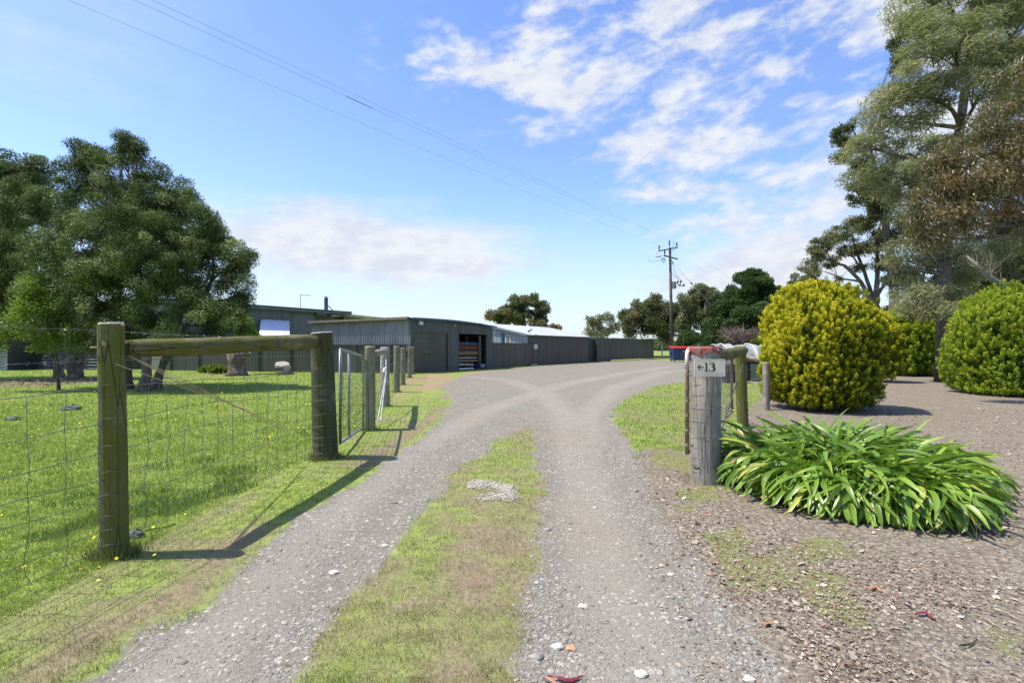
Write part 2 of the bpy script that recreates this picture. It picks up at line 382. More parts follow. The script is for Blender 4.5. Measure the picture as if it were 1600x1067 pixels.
def gravelstone():
    m, q = newmat('gravel_stones')
    f = q.attr('tint')
    col = q.cramp(f, [(0, (.16, .145, .122)), (.5, (.26, .238, .202)), (.93, (.33, .30, .25)), (.985, (.38, .34, .28)), (.995, (.50, .45, .38)), (1, (.40, .22, .13))])
    fin(q, col, .85, 0, .25, q.bump(q.noise(q.oc, 90, 3), .002)); return m
MT['gravel'] = gravelstone()
def groundmat():
    m, q = newmat('ground_surface')
    pos = q.node('ShaderNodeNewGeometry').outputs['Position']
    px, py, pz = q.sep(pos); p2 = q.xyz(px, py, 0)
    big = q.noise(p2, .35, 4); mid = q.noise(p2, 2.2, 5, .6); fine = q.noise(p2, 26, 5, .7); grit = q.voro(p2, 55, 'F1', 'Distance'); gritc = q.voro(p2, 55, 'F1', 'Color')
    tuft = q.noise(p2, 9, 6, .75)
    # grass soil / turf
    gr = q.mix(q.ramp(mid, .3, .7), (.19, .265, .038), (.265, .325, .072))
    gr = q.mix(q.ramp(big, .45, .7)*.6, gr, (.215, .26, .06))
    gr = q.mix(q.ramp(tuft, .42, .62)*.75, gr, (.105, .150, .028))
    dry = q.mix(q.ramp(fine, .35, .65), (.170, .125, .078), (.27, .22, .14))
    dry = q.mix(q.ramp(tuft, .5, .65)*.5, dry, (.16, .19, .05))
    dry = q.mix(q.ramp(mid, .5, .7)*.6, dry, (.23, .155, .11))
    # crushed rock
    gsep = q.sep(gritc)
    gv = q.mix(q.ramp(gsep[0], .1, .95), (.158, .139, .108), (.232, .208, .166))
    gv = q.mix(q.ramp(gsep[1], .93, .97), gv, (.52, .48, .40))
    gv = q.mix(q.ramp(fine, .40, .66)*.5, gv, (.265, .243, .198))
    gv = q.mix(q.ramp(mid, .42, .66)*.5, gv, (.160, .143, .115))
    gv = q.mix(q.ramp(q.attr('wt')+(mid-.5)*.9, .25, .95)*.34, gv, (.33, .295, .24))
    gv = q.mix(q.ramp(big, .46, .62)*.35, gv, (.24, .195, .14))
    # mulch
    mu = q.mix(q.ramp(fine, .38, .62), (.108, .086, .062), (.258, .214, .156))
    mu = q.mix(q.ramp(mid, .42, .62)*.6, mu, (.152, .124, .09))
    mu = q.mix(q.ramp(gsep[2], .75, .95)*.5, mu, (.42, .36, .28))
    red = q.mix(q.ramp(fine, .4, .65), (.26, .155, .10), (.36, .25, .18))
    def edge(name, lo=.42, hi=.58, amp=.5): return q.ramp(q.attr(name) + (tuft-.5)*amp + (fine-.5)*.25, lo, hi)
    wd = edge('wd', .15, .95, .7); wm = edge('wm'); wg = edge('wg', .40, .60); wr = edge('wr', .3, .8)
    col = q.mix(wd, gr, dry); col = q.mix(wm, col, mu); col = q.mix(wr*.7, col, red); col = q.mix(q.ramp(q.attr('wo')+(tuft-.5)*.9, .35, .7)*.75, col, q.mix(fine, (.12, .135, .035), (.24, .235, .085))); col = q.mix(wg, col, gv)
    hg = q.math('SUBTRACT', 1.0, q.ramp(grit, 0, .5))
    h = q.math('ADD', hg*wg*.22, fine*.5 + tuft*.8)
    fin(q, col, .95, 0, .12, q.bump(h, .018)); return m
MT['ground'] = groundmat()
# ---------------------------------------------------------------- ground regions (measured in the photograph, laid out in metres)
def GP(pts): return [G(*p) for p in pts]
LANES = [(-3.0, -6), (-2.35, 1.2)] + GP([(101, 1065), (157, 1026), (225, 977), (326, 932), (375, 880), (431, 831), (499, 786), (574, 741), (625, 702), (672, 666), (700, 640), (706, 618), (692, 600), (720, 587), (775, 578), (842, 571.5), (919, 566.5), (1021, 561.5), (1062, 564.5), (1100, 565.5), (1180, 565), (1300, 566), (1300, 585), (1212, 588), (1205, 599), (1130, 598), (1071, 595.5), (1026, 602), (1000, 614), (972, 628), (960, 645), (962, 658), (985, 690), (1005, 722), (1020, 770), (1060, 850), (1105, 920), (1150, 980), (1210, 1067)]) + [(1.3, 1.2), (1.6, -6)]
STRIP = [(-1.6, -6), (-1.15, 1.2)] + GP([(450, 1067), (500, 1000), (560, 920), (620, 840), (668, 788), (724, 728), (768, 696), (806, 672), (836, 664), (838, 700), (838, 760), (833, 830), (832, 900), (822, 980), (810, 1067)]) + [(0.05, 1.2), (.1, -6)]
RDRIVE = GP([(1385, 572), (1440, 578), (1475, 597), (1537, 615), (1610, 630), (1900, 690), (1900, 820), (1640, 800), (1570, 765), (1480, 690), (1375, 630), (1370, 600)])
MULCH = [(1.55, -6), (1.3, 1.2)] + GP([(1215, 1067), (1150, 980), (1105, 920), (1060, 850), (1020, 770), (1005, 722), (1035, 706), (1075, 716), (1150, 690), (1182, 655), (1205, 622), (1230, 600), (1290, 585), (1385, 575), (1500, 575), (1900, 600)]) + [(14, 4), (14, -6)]
def masks(x, y):
    x = np.asarray(x, float); y = np.asarray(y, float)
    w = .16 + np.clip(y, 1, 60)*.022
    ne = (vn(x, y, .33, 91, 3)-.5)*.26 + (vn(x, y, 1.3, 92, 2)-.5)*.16
    g = np.clip(.5 + (np.minimum(sd(LANES, x, y), -sd(STRIP, x, y)/1.0)+ne)/w*.5, 0, 1)
    rd = np.clip(.5 + sd(RDRIVE, x, y)/1.4, 0, 1)
    m = np.clip(.5 + (sd(MULCH, x, y)+ne*1.3+.30)/.9, 0, 1)
    n = vn(x, y, .9, 5); nb = vn(x, y, 3.1, 9)
    # bare and straw-coloured patches
    fx = -2.5 - np.clip(y-10, 0, 30)*.165        # line of the left fence
    dfe = np.abs(x-fx)
    nf = vn(x, y, .28, 15, 3)
    d = .55*np.exp(-(dfe/.28)**2)*sm01(n, .30, .6)
    d = np.maximum(d, .85*np.exp(-((sd(LANES, x, y)+.18)/.22)**2)*(x < 0)*sm01(n, .3, .62))
    d = np.maximum(d, .9*np.exp(-(((x+2.75)/.35)**2+((y-6.6)/1.3)**2))*sm01(n, .25, .5))
    stripin = sd(STRIP, x, y)
    d = np.maximum(d, (stripin > -.1)*(.42 + .22*sm01(n, .42, .68) + .30*sm01(nf, .45, .7)))
    d = np.maximum(d, (stripin > -.1)*sm01(y, 7.4, 8.8)*.55)
    gx, gy = 3.3, 9.0
    d = np.maximum(d, .7*np.exp(-(((x-2.0)/1.5)**2+((y-7.2)/.9)**2))*sm01(n, .3, .6))
    d = np.maximum(d, .5*(sd(MULCH, x, y) > -1.0)*(x > 0)*sm01(n, .45, .7)); d = np.maximum(d, (x > 1.2)*(.22+.3*sm01(n, .4, .65)))
    d = np.maximum(d, 1.0*np.exp(-((((x+18.0)/4.4)**2+((y-21.5)/3.6)**2))**1.5)*sm01(nb, .25, .55))
    d = np.maximum(d, .95*np.exp(-(((x+12.2)/2.0)**2+((y-17.0)/1.0)**2)))
    d = np.maximum(d, .8*np.exp(-(((x+14.5)/2.5)**2+((y-26.0)/1.2)**2)))
    d = np.maximum(d, .38*sm01(vn(x, y, 2.0, 31), .60, .78)*(x < -2.6))
    verge = (x > fx-.1) & (x < 0) & (sd(LANES, x, y) < 0)
    d = np.maximum(d, verge*(.16 + .26*sm01(n, .42, .7)+.28*sm01(nf, .45, .7)))
    r = .95*np.exp(-(((x+3.9)/1.7)**2+((y-20)/8.5)**2)**2)*sm01(n, .2, .55)*(x > fx-.3)
    r = np.maximum(r, .85*np.exp(-(((x+1.6)/1.5)**2+((y-28)/5)**2)))
    return g, np.maximum(m, rd*.7)*(1-0*rd), np.clip(d, 0, 1), np.clip(r, 0, 1), rd
TR1 = GP([(250, 1067), (450, 850), (640, 700), (760, 640), (880, 600), (980, 582), (1050, 572)])
TR2 = GP([(1010, 1067), (935, 850), (905, 720), (885, 650), (850, 612), (790, 592), (725, 588)])
TR3 = GP([(905, 720), (915, 650), (960, 605), (1040, 580), (1140, 574)])
def pdist(pl, x, y):
    d = np.full(np.shape(x), 1e9)
    for (ax, ay), (bx_, by_) in zip(pl, pl[1:]):
        ex, ey = bx_-ax, by_-ay; q = np.clip(((x-ax)*ex+(y-ay)*ey)/(ex*ex+ey*ey), 0, 1); d = np.minimum(d, np.hypot(x-ax-q*ex, y-ay-q*ey))
    return d
def track(x, y): return np.maximum.reduce([np.exp(-(pdist(p_, x, y)/(.30+.012*np.clip(y, 0, 60)))**2) for p_ in (TR1, TR2, TR3)])
def moss(x, y):
    n = vn(x, y, .45, 43, 3); s_ = sd(LANES, x, y)
    a = np.exp(-((s_+.38)/.26)**2)*sm01(n, .40, .58)
    b = np.exp(-((s_+1.0)/.35)**2)*sm01(vn(x, y, .5, 47, 3), .56, .70)*.8
    c = .8*sm01(vn(x, y, .6, 49, 3), .70, .80)
    return np.clip(a+b+c, 0, 1)*(x > .8)*(s_ < 0)*sm01(9-y, 0, 2)
def zg(x, y, g=None):
    if g is None: g = masks(x, y)[0]
    near = np.exp(-np.asarray(y, float)/30.0)
    return (vn(x, y, 1.6, 2)-.5)*.05*near - .022*g*near + (vn(x, y, .22, 3, 2)-.5)*.012*near - .005
tx = np.linspace(-5.9, 5.9, 521); gxs = 3*np.sinh(tx)
ty = np.linspace(-3.0, 6.2, 470); gys = 4+3*np.sinh(ty)
GX, GY = np.meshgrid(gxs, gys); gx_, gy_ = GX.ravel(), GY.ravel()
g_, m_, d_, r_, rd_ = masks(gx_, gy_)
GV = np.stack([gx_, gy_, zg(gx_, gy_, g_)], 1); t__ = track(gx_, gy_)*g_; o__ = moss(gx_, gy_)
nx_, ny_ = len(gxs), len(gys)
ii, jj = np.meshgrid(np.arange(nx_-1), np.arange(ny_-1)); a_ = (jj*nx_+ii).ravel()
GF = np.stack([a_, a_+1, a_+nx_+1, a_+nx_], 1)
cls = np.where(g_[GF].mean(1) > .5, 1, np.where(rd_[GF].mean(1) > .5, 2, 0))
for k, nm in ((0, 'ground'), (1, 'driveway'), (2, 'path')):
    fs = GF[cls == k]; used, inv = np.unique(fs, return_inverse=True)
    me = npmesh(nm, GV[used], inv.reshape(-1, 4), smooth=True)
    for an, arr in (('wg', g_), ('wm', m_), ('wd', d_), ('wr', r_), ('wt', t__), ('wo', o__)):
        at = me.attributes.new(an, 'FLOAT', 'POINT'); at.data.foreach_set('value', arr[used].astype(np.float32))
    meta(link(nm, me, MT['ground']), {'ground': 'grassy ground with bare patches around the driveway', 'driveway': 'grey gravel driveway with two wheel tracks widening to a yard', 'path': 'side track of pale gravel past the clipped conifers'}[nm], nm, kind='structure')

# ---------------------------------------------------------------- dark garage shed
A, N = (.54, .842), (.842, -.54)
sf = Fr((-5.46, 28.0), A, N)
sh = thing('garage_shed', 'dark grey steel shed with roller door and open bay', 'shed', (-5.46, 28, 0))
L0 = 7.72
d0, d1 = sf.at(647.5), sf.at(700); o0, o1 = sf.at(716.7), sf.at(760.5); HD = 2.25
HL, HR = 3.04, 2.84
def ht(a): return HL + (HR-HL)*a/L0 + .10*math.sin(math.pi*a/L0)
mb = MB()
def seg(a0, a1, z0, dz=-.12):
    k = max(1, int((a1-a0)/.8))
    for i in range(k):
        b0, b1 = a0+(a1-a0)*i/k, a0+(a1-a0)*(i+1)/k
        sf.box(mb, b0, b1, -.12, 0, z0, ht(b0)+dz, 0, ht(b1)+dz)
seg(0.0, d0, 0); seg(d0, d1, HD); seg(d1, o0, 0); seg(o0, o1, HD); seg(o1, L0, 0)
mb.build('front_wall', MT['shedwall'], sh)
mb = MB()
for k in range(26): # cladding ribs over the doors
    a = .12+k*.30
    if a > L0-.1: break
    z0 = HD+.03 if (d0 < a < d1 or o0 < a < o1) else .02
    sf.box(mb, a, a+.03, .002, .008, z0, ht(a)-.16)
mb.build('cladding_ribs', MT['shedwall'], sh)
mb = MB() # side, back walls and ceiling of the shed (interior is dark)
sf.box(mb, 0.0, .1, -8.5, -.12, 0, 2.85); sf.box(mb, L0-.1, L0, -8.5, -.12, 0, 2.7); sf.box(mb, .1, L0-.1, -8.5, -8.4, 0, 2.7)
sf.box(mb, d1+.15, d1+.25, -8.4, -.12, 0, 2.6)
mb.build('side_walls', MT['shed'], sh)
rd = MB(); z = [0]
def slat_door():
    n = 26; V = []; Fc = []
    for i in range(n*6+1):
        zz = HD*i/(n*6); w = .022*math.sin(2*math.pi*i/6.0)
        V += [sf.p(d0+.03, -.075+w, zz), sf.p(d1-.03, -.075+w, zz)]
    for i in range(n*6): Fc.append((2*i, 2*i+1, 2*i+3, 2*i+2))
    m = MB(); m.add(V, Fc); return m
door = slat_door().build('roller_door', MT['slat'], sh)
mb = MB(); c_ = (d0+d1)/2; sf.box(mb, c_-.18, c_+.18, -.058, -.03, .98, 1.03); mb.build('handle', MT['darkmetal'], door)
for a, b_, zt_ in ((d0-.03, d0+.035, HD), (d1-.035, d1+.03, HD), (o0-.03, o0+.02, HD), (o1-.02, o1+.03, HD)):
    mb = MB(); sf.box(mb, a, b_, -.02, .012, 0, zt_); mb.build('door_jamb', MT['shed'], sh)
mb = MB(); sf.box(mb, -.06, .05, -.2, .03, 0, ht(0)-.12); mb.build('corner_post', MT['shed'], sh)
mb = MB() # roof sheet
for i in range(10):
    b0, b1 = -.12+(L0+.3)*i/10, -.12+(L0+.3)*(i+1)/10
    mb.hexa([sf.p(b0, .16, ht(b0)-.07), sf.p(b1, .16, ht(b1)-.07), sf.p(b1, -9.1, ht(b1)+.02), sf.p(b0, -9.1, ht(b0)+.02),
             sf.p(b0, .16, ht(b0)-.02), sf.p(b1, .16, ht(b1)-.02), sf.p(b1, -9.1, ht(b1)+.07), sf.p(b0, -9.1, ht(b0)+.07)])
roof = mb.build('roof', MT['shed'], sh)
mb = MB()
for i in range(10):
    b0, b1 = -.14+(L0+.34)*i/10, -.14+(L0+.34)*(i+1)/10
    sf.box(mb, b0, b1, .162, .20, ht(b0)-.13, ht(b0)+.0, 0, ht(b1)+.0)
mb.build('fascia', MT['teal'], roof)
# left side: bargeboard, lean-to of corrugated iron sloping outwards, facing the paddock
lf = Fr((-5.46, 28.0), (-.842, .54), (-.54, -.842))
mb = MB(); lf.box(mb, .02, 8.6, .30, .38, 2.93, 3.05, 0)
mb.build('side_gutter', MT['timberframe'], sh)
mb = MB(); mb.hexa([lf.p(.02, .0, 2.99), lf.p(8.6, 0, 2.99), lf.p(8.6, .34, 3.03), lf.p(.02, .34, 3.03), lf.p(.02, 0, 3.03), lf.p(8.6, 0, 3.03), lf.p(8.6, .34, 3.07), lf.p(.02, .34, 3.07)])
mb.build('eave', MT['shed'], sh)
corr(lf, .03, 8.55, .04, 2.96, .14, 1.20, .20, .045).build('corrugated_screen', MT['corr'], sh, smooth=True)
mb = MB()
lf.box(mb, 8.56, 8.62, .0, .06, 0, 2.9); mb.build('corner_post', MT['shed'], sh); mb = MB()
mb.bar(lf.p(.0, .03, 2.95), lf.p(.0, .15, 1.18), .05, .05); mb.build('screen_frame', MT['shed'], sh)
# lamps under the eave
mb = MB(); a = sf.at(656); z = sf.z(656, 505)
sf.box(mb, a-.14, a+.10, .02, .16, z-.10, z+.08); sf.box(mb, a-.05, a+.03, 0.0, .03, z+.06, z+.14)
mb.build('floodlight', MT['white'], sh)
mb = MB(); a = sf.at(710.5); z = sf.z(710.5, 509); mb.tube([sf.p(a, .0, z), sf.p(a, .06, z)], .04, 8); mb.build('sensor', MT['white'], sh)
mb = MB(); a = sf.at(768); z = 2.35; mb.tube([sf.p(L0+.02, -.15, z+.1), sf.p(L0+.22, -.02, z)], [.05, .085], 10); mb.box(*[v for c in [sf.p(L0+.05, -.1, z-.1)] for v in (c.x-.04, c.x+.04, c.y-.04, c.y+.04, c.z-.05, c.z+.05)]); mb.build('security_lamp', MT['white'], sh)

# stored timber in the open bay
rng = random.Random(4)
def rack(name, label, z, mat, n, dn, hh=.05, a0=None, a1=None, cat='timber', group=None, wob=.02, tilt=0.0):
    mb = MB(); a0 = o0+.02 if a0 is None else a0; a1 = o1-.12 if a1 is None else a1
    for k in range(n):
        q = rng.uniform(-wob, wob); zz = z+(k % 3)*hh*1.05; nn = -.45-dn-(k//3)*.16+rng.uniform(-.03, .03)
        mb.hexa([sf.p(a0+q, nn-.13, zz+tilt), sf.p(a1+q*2, nn-.13, zz), sf.p(a1+q*2, nn, zz), sf.p(a0+q, nn, zz+tilt),
                 sf.p(a0+q, nn-.13, zz+hh+tilt), sf.p(a1+q*2, nn-.13, zz+hh), sf.p(a1+q*2, nn, zz+hh), sf.p(a0+q, nn, zz+hh+tilt)])
    o = mb.build(name, mat, None, loc=tuple(sf.p(a0, -.5, z))); return meta(o, label, cat, group)
G1 = 'timber stacked in the open shed bay'
rk = thing('storage_rack', 'pale upright rack posts holding stacked timber in the open shed bay', 'rack', tuple(sf.p(o1-.75, -.3, 0)))
mb = MB(); ap = sf.at(749.5, -.35); sf.box(mb, ap-.05, ap+.05, -.40, -.30, 0, 2.18); mb.build('post', MT['post_pale'], rk)
mb = MB(); sf.box(mb, ap-.05, ap+.05, -1.5, -1.4, 0, 2.18); mb.build('post', MT['post_pale'], rk)
for zz in (.28, .64, .93, 1.22, 1.62):
    mb = MB(); sf.box(mb, o0-.4, o1+.1, -1.38, -.42, zz-.045, zz-.01); mb.build('shelf', MT['timberframe'], rk)
rack('plank_stack', 'red-brown planks stacked on the upper rack of the shed bay', 1.26, MT['timber2'], 15, 0, .085, group=G1)
rack('plank_stack', 'tan planks stacked on the middle rack below the red-brown ones', .96, MT['timber1'], 12, 0, .055, group=G1, a1=o1-.06)
rack('plank_stack', 'tan boards with rounded ends on the low rack of the shed bay', .48, MT['timber1'], 12, 0, .05, group=G1, a1=o1-.35)
rack('plank_stack', 'thin grey planks on the rack in the middle of the shed bay', .70, MT['timber3'], 9, 0, .03, group=G1, a1=o1-.5)
rack('board_stack', 'grey boards lying on the lowest rack of the shed bay', .20, MT['timber3'], 12, 0, .05, group=G1, a1=o1-.8, tilt=.06)
mb = MB(); sf.box(mb, o0+.0, o1-1.3, -.28, -.10, .03, .12); meta(mb.build('loose_board', MT['white'], None, loc=tuple(sf.p(o0, -.2, 0))), 'white board lying on the ground at the left of the open bay', 'board')
mb = MB(); c = sf.p(ap+.08, -.16, .18); mb.tube([c+Vector((-.16, -.06, 0)), c+Vector((-.14, -.055, 0)), c+Vector((.13, .05, 0)), c+Vector((.15, .055, 0))], [.09, .13, .13, .09], 12)
meta(mb.build('drum', MT['net'], None, loc=(c.x, c.y, 0), smooth=False), 'small pale drum lying at the foot of the rack post', 'drum')
mb = MB(); a = o1-.42; sf.box(mb, a, a+.36, -.6, -.25, 0, .30); sf.box(mb, a-.02, a+.38, -.62, -.23, .30, .34); mb.build('crate_', MT['blue'], None, loc=tuple(sf.p(a, -.4, 0)))
bpy.data.objects['crate_'].name = 'storage_box'; meta(bpy.data.objects['storage_box'], 'small blue lidded box on the ground at the right of the open bay', 'box')
mb = MB(); sf.box(mb, o0+.15, o1-.05, -1.2, -.45, 1.62, 1.69); mb.tube([sf.p(o0+.3, -.5, 1.74), sf.p(o1-.03, -.5, 1.70)], .03, 8)
meta(mb.build('plastic_sheeting', MT['blue'], None, loc=tuple(sf.p(o0, -.5, 1.62))), 'light blue sheeting on the top rack of the shed bay', 'sheeting')

# ---------------------------------------------------------------- house behind
ho = thing('house', 'grey weatherboard house with blue roof edge behind the paddock fence', 'house', (-18.5, 35.6, 0))
# wall line parallel to the shed front
hd = 3.0*F/(543-475.6); hx = (384-CX)/F*hd; hf = Fr((hx, hd), A, N); HH = CH+3.0
aE = hf.at(491, -.35); aR = hf.at(548)
mb = MB()
bh = .26
for k in range(int(3.9/bh)+1):
    z0 = k*bh; mb.hexa([hf.p(-5, -.37, z0), hf.p(aE, -.37, z0), hf.p(aE, -.335, z0), hf.p(-5, -.335, z0), hf.p(-5, -.37, z0+bh), hf.p(aE, -.37, z0+bh), hf.p(aE, -.352, z0+bh), hf.p(-5, -.352, z0+bh)])
hf.box(mb, -5, aE, -6, -.372, 0, 4.1)
wall = mb.build('wall', MT['house'], ho)
mb = MB(); hf.box(mb, aE+.002, aR+1.2, -6, -1.5, 0, 4.1)
for k in range(15): hf.box(mb, aE+.002, aR+1.2, -1.498, -1.48, k*bh+.01, (k+1)*bh-.012)
mb.build('recessed_wall', MT['house'], ho)
mb = MB(); hf.box(mb, -5.3, aR, -7, -.02, HH-.22, HH-.14)
mb.hexa([hf.p(-5.3, 0, HH-.12), hf.p(aR, 0, HH-.12), hf.p(aR, -7, HH+.1), hf.p(-5.3, -7, HH+.1), hf.p(-5.3, 0, HH-.04), hf.p(aR, 0, HH-.04), hf.p(aR, -7, HH+.18), hf.p(-5.3, -7, HH+.18)])
roof = mb.build('roof', MT['house'], ho)
mb = MB(); hf.box(mb, -5.35, aR, .002, .12, HH-.26, HH-.03, 0); mb.build('gutter', MT['house'], roof)
mb = MB(); hf.box(mb, -5.36, aR+.05, .10, .16, HH-.07, HH+.02); mb.build('fascia', MT['teal'], roof)
mb = MB(); hf.box(mb, aE+.05, aE+.9, -1.4, -.05, HH-.42, HH-.26, 0); mb.build('eave_bracket', MT['house'], ho)
# rear gable
mb = MB(); e = hf.at(598, -1.0); zt = hf.z(598, 496, -1.0)
mb.hexa([hf.p(aR+.02, -1.2, 2.2), hf.p(e, -1.2, 2.2), hf.p(e, -.9, 2.2), hf.p(aR+.02, -.9, 2.2), hf.p(aR+.02, -1.2, HH-.3), hf.p(e, -1.2, zt-.25), hf.p(e, -.9, zt-.25), hf.p(aR+.02, -.9, HH-.3)])
mb.build('gable_wall', MT['brownwall'], ho)
mb = MB(); mb.hexa([hf.p(aR+.0, -3.2, HH-.13), hf.p(e, -3.2, zt-.08), hf.p(e, -.7, zt-.10), hf.p(aR, -.7, HH-.2), hf.p(aR, -3.2, HH-.03), hf.p(e, -3.2, zt+.02), hf.p(e, -.7, zt-.04), hf.p(aR, -.7, HH-.12)])
mb.build('lower_roof', MT['zinc'], ho)
# window and its awning
w0, w1 = hf.at(407, -.33), hf.at(452, -.33); zt = hf.z(430, 499, -.33); zb = 1.35
mb = MB()
hf.box(mb, w0, w0+.1, -.33, -.27, zb, zt-.1); hf.box(mb, w1-.1, w1, -.33, -.27, zb, zt-.1); hf.box(mb, w0, w1, -.33, -.26, zt-.1, zt); hf.box(mb, w0, w1, -.33, -.27, zb-.1, zb)
win = mb.build('window', MT['timberframe'], ho)
mb = MB(); hf.box(mb, w0+.1, w1-.1, -.33, -.31, zb, zt-.1); mb.build('pane', MT['glass'], win)
aw = thing('window_awning', 'striped translucent awning sheet propped over the house window', 'awning', tuple(hf.p(w0, -.3, zt)))
zbt = hf.z(415, 527, 1.6)
V = []; Fc = []; k = 90
for i in range(k+1):
    f = i/k; w = .02*math.sin(i*math.pi*.5)
    V += [hf.p(w0+.02+(w1-w0-.1)*f, -.24, zt-.06+w), hf.p(w0-1.25+(w1-w0)*f, 1.6, zbt+w)]
for i in range(k): Fc.append((2*i, 2*i+1, 2*i+3, 2*i+2))
mb = MB(); mb.add(V, Fc); mb.build('sheet', MT['poly'], aw, smooth=True)
mb = MB(); mb.bar(hf.p(w0, -.24, zt-.1), hf.p(w0-1.26, 1.6, zbt-.04), .05, .05); mb.bar(hf.p(w1-.06, -.24, zt-.1), hf.p(w1-1.30, 1.6, zbt-.04), .05, .05); mb.bar(hf.p(w0-1.26, 1.6, zbt-.04), hf.p(w1-1.30, 1.6, zbt-.04), .05, .05)
mb.bar(hf.p(w1-1.30, 1.6, zbt-.04), hf.p(w1-.06, -.27, zbt-.04), .03, .03)
mb.build('frame', MT['white'], aw)
# antenna and flue
an = thing('tv_antenna', 'thin bent aerial mast on the house roof', 'antenna', tuple(hf.p(hf.at(469, -2), -2, HH)))
a = hf.at(469.5, -2); zt2 = hf.z(469.5, 461, -2)
mb = MB(); mb.tube([hf.p(a, -2, HH), hf.p(a, -2, zt2)], .02, 6); mb.build('mast', MT['darkmetal'], an)
mb = MB(); mb.tube([hf.p(a-.03, -2, zt2), hf.p(hf.at(485, -2), -2, zt2+.05)], .018, 6)
for q in range(5): mb.tube([hf.p(a+.1+q*.2, -2.15, zt2+.02), hf.p(a+.1+q*.2, -1.85, zt2+.02)], .008, 5)
mb.build('boom', MT['darkmetal'], an)
fl = thing('flue', 'dark chimney flue with a slanting stay on the house roof', 'chimney', tuple(hf.p(hf.at(509.5, -1.5), -1.5, HH)))
a = hf.at(509.5, -1.5); z1 = hf.z(509.5, 466.5, -1.5)
mb = MB(); mb.tube([hf.p(a, -1.5, HH-.05), hf.p(a, -1.5, z1)], .16, 12); mb.build('pipe', MT['shed'], fl)
mb = MB(); mb.tube([hf.p(a, -1.5, z1+.002), hf.p(a, -1.5, z1+.07)], [.18, .10], 12); mb.tube([hf.p(a, -1.5, z1+.10), hf.p(a, -1.5, z1+.14)], .17, 12); mb.build('cowl', MT['darkmetal'], fl)
mb = MB(); mb.tube([hf.p(a+.15, -1.5, z1-.55), hf.p(hf.at(523, -1.5), -1.5, HH)], .035, 6); mb.build('stay', MT['shed'], fl)

# ---------------------------------------------------------------- dark sheet fence across the paddock
fw = thing('sheet_fence', 'dark vertical sheet fence across the back of the paddock', 'fence', (-21, 31.4, 0))
ff = Fr((-21.5, 31.5), (15.9, -3.75), (-.23, -.973))
mb = MB(); Lf = math.hypot(15.9, 3.75)
k = int(Lf/.2); V = []; Fc = []
for i in range(k):
    a0 = i*.2
    V += [ff.p(a0, 0, 0), ff.p(a0+.16, 0, 0), ff.p(a0+.17, .008, 0), ff.p(a0+.19, .008, 0), ff.p(a0+.2, 0, 0)]
n = len(V); V = V + [v+Vector((0, 0, 1.52)) for v in V]
for i in range(n-1): Fc.append((i, i+1, i+1+n, i+n))
mb.add(V, Fc); mb.build('sheets', MT['sheet'], fw)
for i in range(8):
    mb = MB(); a = .6+i*2.1; ff.box(mb, a, a+.06, .022, .07, 0, 1.56); mb.build('post', MT['fencegreen'], fw)
mb = MB(); ff.box(mb, 0, Lf, -.03, .045, 1.525, 1.565); mb.build('top_rail', MT['fencegreen'], fw)

# ---------------------------------------------------------------- light grey shed with pale roof + long dark wall
B_, BN = (.567, .824), (.824, -.567)
bf = Fr((1.25, 40.1), B_, BN)
gs = thing('grey_shed', 'low shed with pale metal roof and light grey gable behind the yard wall', 'shed', (1.25, 40.1, 0))
e1 = bf.at(919); WH = 2.38
mb = MB(); bf.box(mb, 0, e1, -.08, 0, 0, WH)
for k in range(int(e1/1.2)): bf.box(mb, .6+k*1.2, .61+k*1.2, .001, .004, 0, WH-.02)
mb.build('long_wall', MT['fence'], gs)
gf = Fr((1.25, 40.1), (-.824, .567), (-.567, -.824))
RID = 4.6; HRg = 3.36
mb = corr(gf, .0, RID, .02, WH, .02, 0.0, .30, .02, z_top2=HRg)
mb.build('gable_wall', MT['corrlit'], gs)
mb = MB(); mb.hexa([gf.p(RID, -.1, 0), gf.p(2*RID, -.1, 0), gf.p(2*RID, 0, 0), gf.p(RID, 0, 0), gf.p(RID, -.1, HRg), gf.p(2*RID, -.1, WH), gf.p(2*RID, 0, WH), gf.p(RID, 0, HRg)]); mb.build('gable_end', MT['corrlit'], gs)
# roof sheets, ribs as geometry
k = int((e1+.5)/.22)
V = []; Fc = []
for i in range(k*4+1):
    a = -.3+(e1+.6)*i/(k*4); w = .03 if i % 4 == 0 else 0
    V += [bf.p(a, .12, WH+.03+w), bf.p(a, -RID, HRg+.05+w), bf.p(a, -2*RID-.1, WH+.03+w)]
for i in range(k*4): Fc += [(3*i, 3*i+1, 3*i+4, 3*i+3), (3*i+1, 3*i+2, 3*i+5, 3*i+4)]
mb = MB(); mb.add(V, Fc); roof = mb.build('roof', MT['zinc'], gs)
mb = MB()
for s_ in (0,):
    mb.hexa([gf.p(-.1, .22, WH-.08), gf.p(RID, .22, HRg-.06), gf.p(RID, .26, HRg-.06), gf.p(-.1, .26, WH-.08), gf.p(-.1, .22, WH+.06), gf.p(RID, .22, HRg+.08), gf.p(RID, .26, HRg+.08), gf.p(-.1, .26, WH+.06)])
mb.build('bargeboard', MT['zinc'], roof)
mb = MB(); bf.box(mb, -.3, e1+.3, .06, .16, WH-.09, WH+.01); mb.build('gutter', MT['fence'], roof)
ga = gf.at(786); mb = MB(); gf.box(mb, ga-.1, ga+.1, .05, .12, 0, 2.55); mb.build('blue_panel', MT['blue'], gs)
mb = MB(); x0, x1 = gf.at(798), gf.at(790.5); gf.box(mb, x0, x1, .045, .07, 1.2, 2.35); wn = mb.build('window', MT['white'], gs)
mb = MB(); gf.box(mb, x0+.06, x1-.06, .071, .076, 1.26, 2.29); mb.build('pane', MT['timberframe'], wn)
mb = MB(); p = bf.p(.1, .1, WH+.12)
